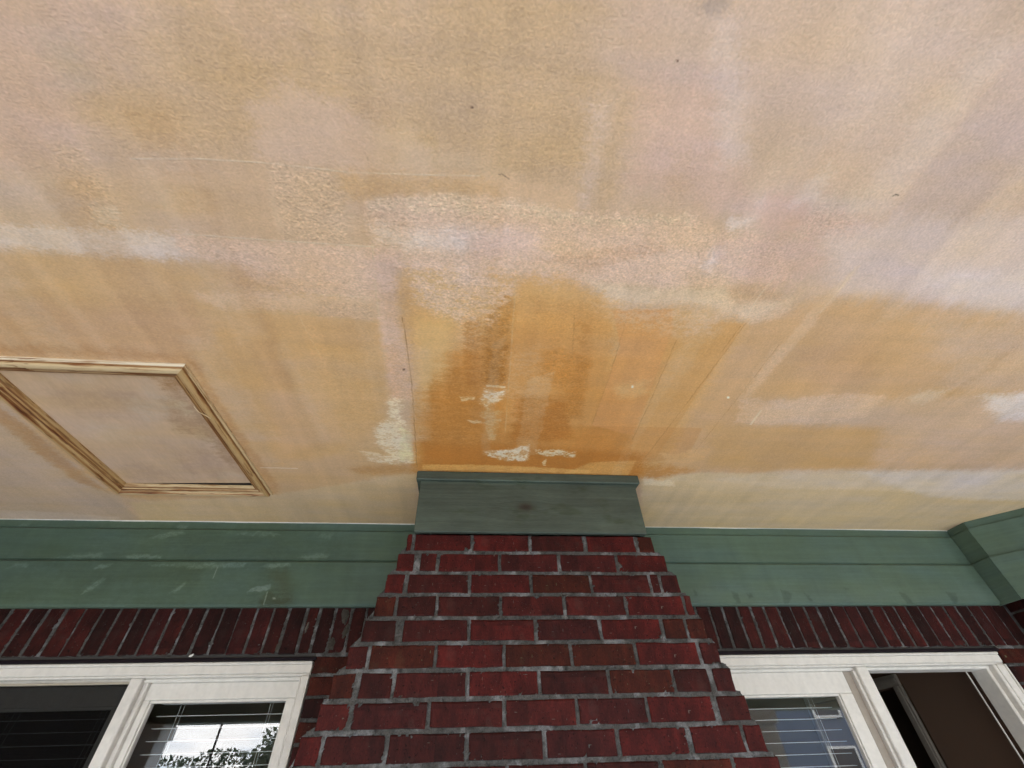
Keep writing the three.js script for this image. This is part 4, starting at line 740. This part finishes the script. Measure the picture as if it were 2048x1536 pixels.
// ---------------------------------------------------------------- attic hatch in the ceiling
{
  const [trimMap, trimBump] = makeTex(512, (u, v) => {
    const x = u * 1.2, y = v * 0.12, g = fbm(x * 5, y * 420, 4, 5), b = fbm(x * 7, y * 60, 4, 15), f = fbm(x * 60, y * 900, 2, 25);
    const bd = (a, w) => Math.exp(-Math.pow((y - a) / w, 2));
    const st = Math.min(1, 0.75 * sst(0.5, 0.74, 0.45 * g + 0.55 * b + 0.1 * (f - 0.5)) + (0.30 + 0.75 * b) * Math.max(bd(0.0225, 0.0035), bd(0.047, 0.003), bd(0.0635, 0.003), bd(0.078, 0.004))); let c = (y < 0.019 ? [226, 210, 184] : [204, 178, 138]).map((q, i) => q + ([116, 66, 26][i] - q) * st);  // stain streaks and brown grooves; cream highlight painted along the outer edge
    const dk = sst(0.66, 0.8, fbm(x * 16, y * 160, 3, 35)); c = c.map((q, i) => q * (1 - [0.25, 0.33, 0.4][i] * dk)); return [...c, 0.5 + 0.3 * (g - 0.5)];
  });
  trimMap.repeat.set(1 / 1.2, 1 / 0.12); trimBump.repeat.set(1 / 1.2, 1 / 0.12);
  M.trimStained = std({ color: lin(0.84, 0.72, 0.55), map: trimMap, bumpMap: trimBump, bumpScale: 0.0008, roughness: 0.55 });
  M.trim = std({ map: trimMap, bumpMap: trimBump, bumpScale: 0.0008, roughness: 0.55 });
  const HL = [];
  const rndp = (cx, cz, w, h) => [cx - w, cz - h * 0.4, cx - w * 0.2, cz - h, cx + w, cz - h * 0.5, cx + w * 0.8, cz + h * 0.6, cx, cz + h, cx - w * 0.8, cz + h * 0.5];
  for (const [h, cx, cz, w, d, al] of [['bd9d82', -1.20, -1.12, 0.16, 0.10, 0.7], ['ba9a80', -1.02, -1.5, 0.12, 0.12, 0.6], ['a8886a', -0.96, -1.2, 0.07, 0.16, 0.7], ['a37a50', -0.935, -1.02, 0.05, 0.05, 0.7], ['c4ae98', -1.10, -1.16, 0.05, 0.06, 0.6], ['c2ab94', -1.02, -1.10, 0.03, 0.08, 0.6], ['c9b496', -0.965, -1.14, 0.03, 0.05, 0.6], ['ccb298', -1.28, -1.3, 0.09, 0.07, 0.6], ['b89a82', -1.3, -1.56, 0.1, 0.08, 0.6], ['c0a888', -0.95, -1.33, 0.025, 0.06, 0.5], ['c2a48e', -1.15, -1.4, 0.08, 0.06, 0.6], ['c4b096', -0.98, -1.58, 0.05, 0.03, 0.4], ['9c7a58', -0.93, -1.4, 0.03, 0.1, 0.5], ['c8ad92', -1.22, -1.03, 0.06, 0.03, 0.6]])
    HL.push([h, al, 0.025, 0.03, 0.45, 0.15, rndp(cx, cz, w, d)]);
  const HD = [-1.42, -0.88, -1.66, -0.96];
  const [hatchMap, hatchBump] = paint(512, 640, HD, 'c8a98c', 0.12, HL, [], (x, z, r) => { const g = fbm(x * 180, z * 60, 3, 61); return [0.06 * (g - 0.5), 0.12 * (g - 0.5)]; });
  M.hatch = std({ map: metric(hatchMap, HD), bumpMap: metric(hatchBump, HD), bumpScale: 0.0015, roughness: 0.8 });
  const cx = (HX0 + HX1) / 2, cz = (HZ0 + HZ1) / 2;
  const t = thing('attic_hatch', 'attic hatch panel framed by stained wooden moulding in the ceiling', 'hatch', null, [cx, CY, cz]);
  const ix0 = HX0 + HW - 0.005, ix1 = HX1 - HW + 0.005, iz0 = HZ0 + HW - 0.004, iz1 = HZ1 - HW + 0.005;
  const gp = bx(ix0 + 0.003, ix1 - 0.001, CY + 0.0055, CY + 0.018, iz0 + 0.004, iz1 - 0.001, 0.001), p = gp.attributes.position, u = gp.attributes.uv;
  for (let i = 0; i < p.count; i++) u.setXY(i, p.getX(i), p.getZ(i));
  for (let i = 0; i < p.count; i++) if (p.getZ(i) < cz && p.getX(i) > cx) { p.setZ(i, p.getZ(i) + 0.014); p.setY(i, p.getY(i) + 0.004); }
  gp.translate(-cx, -CY, -cz); part('panel', gp, M.hatch, t);
  // moulding profile: (distance from the outside edge, drop below the ceiling)
  const prof = [[0, -0.006], [0.0, 0.006], [0.003, 0.0095], [0.007, 0.0095], [0.008, 0.0165], [0.012, 0.0205], [0.0215, 0.0215], [0.025, 0.0185], [0.027, 0.0145], [0.034, 0.0125], [0.041, 0.0115], [0.043, 0.0080], [0.052, 0.0072], [0.0565, 0.0050], [HW, 0.002], [HW, -0.006]];
  const out = [[HX0, HZ0], [HX1, HZ0], [HX1, HZ1], [HX0, HZ1]], inn = [[1, 1], [-1, 1], [-1, -1], [1, -1]];
  for (let s = 0; s < 4; s++) {
    const a = s, b = (s + 1) % 4, P = [], U = []; let run = 0;
    const len = Math.hypot(out[b][0] - out[a][0], out[b][1] - out[a][1]), ext = s === 1 ? 1 : 0;
    const at = (c, [w, dp]) => [out[c][0] + inn[c][0] * w - cx, -dp, out[c][1] + inn[c][1] * w - cz];
    for (let i = 0; i < prof.length - 1; i++) {
      const q = [at(a, prof[i]), at(b, prof[i]), at(b, prof[i + 1]), at(a, prof[i + 1])], ds = Math.hypot(prof[i + 1][0] - prof[i][0], prof[i + 1][1] - prof[i][1]);
      const uv = [[0, run], [len, run], [len, run + ds], [0, run + ds]].map(([x, y]) => [x + s * 0.37, y]); run += ds;
      for (const k of [0, 1, 2, 0, 2, 3]) { P.push(...q[k]); U.push(...uv[k]); }
    }
    const g = new THREE.BufferGeometry(); g.setAttribute('position', new THREE.Float32BufferAttribute(P, 3)); g.setAttribute('uv', new THREE.Float32BufferAttribute(U, 2)); g.computeVertexNormals();
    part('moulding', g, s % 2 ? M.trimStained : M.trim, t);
  }
  const cv = new THREE.CatmullRomCurve3([[-0.905, 2.489, -1.111], [-0.893, 2.480, -1.128], [-0.880, 2.477, -1.136], [-0.866, 2.476, -1.155]].map(([x, y, z]) => new THREE.Vector3(x - cx, y - CY, z - cz)));
  part('splinter', new THREE.TubeGeometry(cv, 12, 0.0011, 5), std({ color: lin(0.62, 0.47, 0.28) }), t);
}

// ---------------------------------------------------------------- the open side of the porch (mirrored in the panes)
M.beam = std({ color: lin(0.16, 0.20, 0.17), roughness: 0.6 });
tag(part('porch_beam', bx(-5.5, 6.2, 2.13, 2.498, 2.36, 2.6, 0.006), M.beam, scene), 'green painted beam across the open front of the porch', 'beam');
M.column = std({ color: lin(0.55, 0.54, 0.51), roughness: 0.6 });
for (const [x, l] of [[-3.55, 'white square porch column beside the thin dark pole'], [1.3, 'white square porch column facing the brick chimney'], [3.72, 'white square porch column beyond the bay wall']]) {
  const t = thing('porch_column', l, 'column', 'porch columns', [x, 0, 2.48]);
  part('shaft', bx(-0.13, 0.13, 0.13, 1.99, -0.13, 0.13, 0.006), M.column, t);
  part('plinth', bx(-0.16, 0.16, 0.001, 0.1295, -0.16, 0.16, 0.006), M.column, t);
  part('capital', bx(-0.165, 0.165, 1.9905, 2.1295, -0.165, 0.165, 0.008), M.column, t);
}
{ const t = thing('metal_pole', 'thin dark metal pole at the open edge of the porch', 'pole', null, [-2.83, 0, 2.48]);
  M.pole = std({ color: lin(0.02, 0.02, 0.02), roughness: 0.5 });
  const s = new THREE.CylinderGeometry(0.012, 0.012, 2.128, 10); s.translate(0, 1.0645, 0); part('shaft', s, M.pole, t);
  const f = new THREE.CylinderGeometry(0.04, 0.045, 0.012, 16); f.translate(0, 0.0065, 0); part('foot', f, M.pole, t); }

// ---------------------------------------------------------------- trees across the garden
M.bark = std({ color: lin(0.07, 0.055, 0.042), roughness: 1 });
M.leaf = new THREE.MeshPhysicalMaterial({ color: lin(0.055, 0.075, 0.04), roughness: 0.9, transmission: 0.3, thickness: 0, side: THREE.DoubleSide });
M.leaf2 = new THREE.MeshPhysicalMaterial({ color: lin(0.045, 0.07, 0.04), roughness: 0.9, transmission: 0.3, thickness: 0, side: THREE.DoubleSide });
function tree(x, z, h, r, low, leafMat, label, n) {
  const t = thing('garden_tree', label, 'tree', 'trees across the garden', [x, -0.32, z]), limbs = [], P = [], I = [];
  const seg = (a, b, ra, rb) => { const d = new THREE.Vector3().subVectors(b, a), c = new THREE.CylinderGeometry(rb, ra, d.length(), 7, 1); c.translate(0, d.length() / 2, 0); c.applyQuaternion(new THREE.Quaternion().setFromUnitVectors(new THREE.Vector3(0, 1, 0), d.clone().normalize())); c.translate(a.x, a.y, a.z); return c; };
  const top = new THREE.Vector3(rr(-0.2, 0.2), h * 0.62, rr(-0.2, 0.2));
  part('trunk', seg(new THREE.Vector3(), top, h * 0.032, h * 0.014), M.bark, t);
  const tips = [top.clone()];
  for (let i = 0; i < 16; i++) {
    const k = rr(0.3, 1), a = top.clone().multiplyScalar(k), an = i * 2.4 + rr(-0.4, 0.4), el = rr(0.15, 1.0), l = r * rr(0.6, 1.05);
    const b = a.clone().add(new THREE.Vector3(Math.cos(an) * Math.cos(el) * l, Math.max(low - a.y + 0.4, Math.sin(el) * l * 1.1), Math.sin(an) * Math.cos(el) * l));
    limbs.push(seg(a, b, h * 0.012, h * 0.003)); for (let q = 0; q < 3; q++) tips.push(a.clone().lerp(b, rr(0.5, 1.05)));
  }
  part('limbs', limbs, M.bark, t);
  for (let i = 0; i < n; i++) {
    const c = tips[Math.floor(rnd() * tips.length)], g = () => (rnd() + rnd() + rnd() - 1.5) * 0.62, s = r * 0.62;
    const p = [c.x + g() * s, c.y + g() * s * 0.8, c.z + g() * s], q = rr(0.07, 0.13), u = new THREE.Vector3(rnd() - 0.5, rnd() - 0.5, rnd() - 0.5).normalize(), v = new THREE.Vector3(rnd() - 0.5, rnd() - 0.5, rnd() - 0.5).cross(u).normalize(), k = P.length / 3;
    for (const [e, f] of [[-1, 0], [0, -0.45], [1, 0], [0, 0.45]]) P.push(p[0] + (u.x * e + v.x * f) * q, p[1] + (u.y * e + v.y * f) * q, p[2] + (u.z * e + v.z * f) * q);
    I.push(k, k + 1, k + 2, k, k + 2, k + 3);
  }
  const g = new THREE.BufferGeometry(); g.setAttribute('position', new THREE.Float32BufferAttribute(P, 3)); g.setIndex(I); g.computeVertexNormals(); part('crown', g, leafMat, t);
}
tree(-6.2, 16, 4.3, 1.35, 1.6, M.leaf, 'small leafy tree across the garden in front of the porch', 3600);
tree(-24, 26, 8, 3.2, 1.6, M.leaf2, 'broad dark tree at the far garden edge', 4000);
{
  const t = thing('garden_hedge', 'clipped leafy hedge along the far side of the garden', 'hedge', null, [-9, -0.32, 17.5]), P = [], I = [];
  for (let k = 0; k < 8; k++) { const c = new THREE.CylinderGeometry(0.03, 0.05, 2, 6); c.translate(-5.6 + k * 1.6, 1, 0); part('stem', c, M.bark, t); }
  for (let i = 0; i < 9000; i++) {
    const x = rr(-6.5, 6.5), top = 2.35 + 0.9 * fbm(x * 0.7, 2, 3, 4), y = top * Math.pow(rnd(), 0.6), q = rr(0.05, 0.1), u = new THREE.Vector3(rnd() - 0.5, rnd() - 0.5, rnd() - 0.5).normalize(), v = new THREE.Vector3(rnd() - 0.5, rnd() - 0.5, rnd() - 0.5).cross(u).normalize(), k = P.length / 3, z = rr(-0.5, 0.5);
    for (const [e, f] of [[-1, 0], [0, -0.45], [1, 0], [0, 0.45]]) P.push(x + (u.x * e + v.x * f) * q, y + (u.y * e + v.y * f) * q, z + (u.z * e + v.z * f) * q);
    I.push(k, k + 1, k + 2, k, k + 2, k + 3);
  }
  const g = new THREE.BufferGeometry(); g.setAttribute('position', new THREE.Float32BufferAttribute(P, 3)); g.setIndex(I); g.computeVertexNormals(); part('foliage', g, M.leaf2, t);
}
{
  const t = thing('neighbour_house', 'blue grey clapboard house standing across the garden', 'house', null, [15, -0.32, 15]);
  M.siding = std({ color: lin(0.13, 0.16, 0.21) }); M.shingle = std({ color: lin(0.05, 0.05, 0.055) });
  part('wall', bx(-6, 6, 0, 5.2, 0, 7, 0.01), M.siding, t);
  const rf = new THREE.ExtrudeGeometry(new THREE.Shape([[-0.5, 5.15], [7.5, 5.15], [3.5, 8]].map(([x, y]) => new THREE.Vector2(x, y))), { depth: 12.6, bevelEnabled: false }); rf.rotateY(-Math.PI / 2); rf.translate(6.3, 0, 0);
  part('roof', rf, M.shingle, t);
  for (const y of [0.9, 3.2]) for (const x of [-4.4, -1.4, 1.6, 4.4]) {
    const w = part('window', [bx(x - 0.55, x + 0.55, y, y + 0.08, -0.06, -0.002), bx(x - 0.55, x + 0.55, y + 1.42, y + 1.5, -0.06, -0.002), bx(x - 0.55, x - 0.47, y + 0.081, y + 1.419, -0.06, -0.002), bx(x + 0.47, x + 0.55, y + 0.081, y + 1.419, -0.06, -0.002)], M.white, t);
    part('pane', bx(x - 0.469, x + 0.469, y + 0.081, y + 1.419, -0.03, -0.002), std({ color: lin(0.03, 0.035, 0.04), roughness: 0.1 }), w);
  }
}

scene.traverse((o) => { if (o.isMesh) { o.castShadow = true; o.receiveShadow = true; } });
renderer.render(scene, camera);
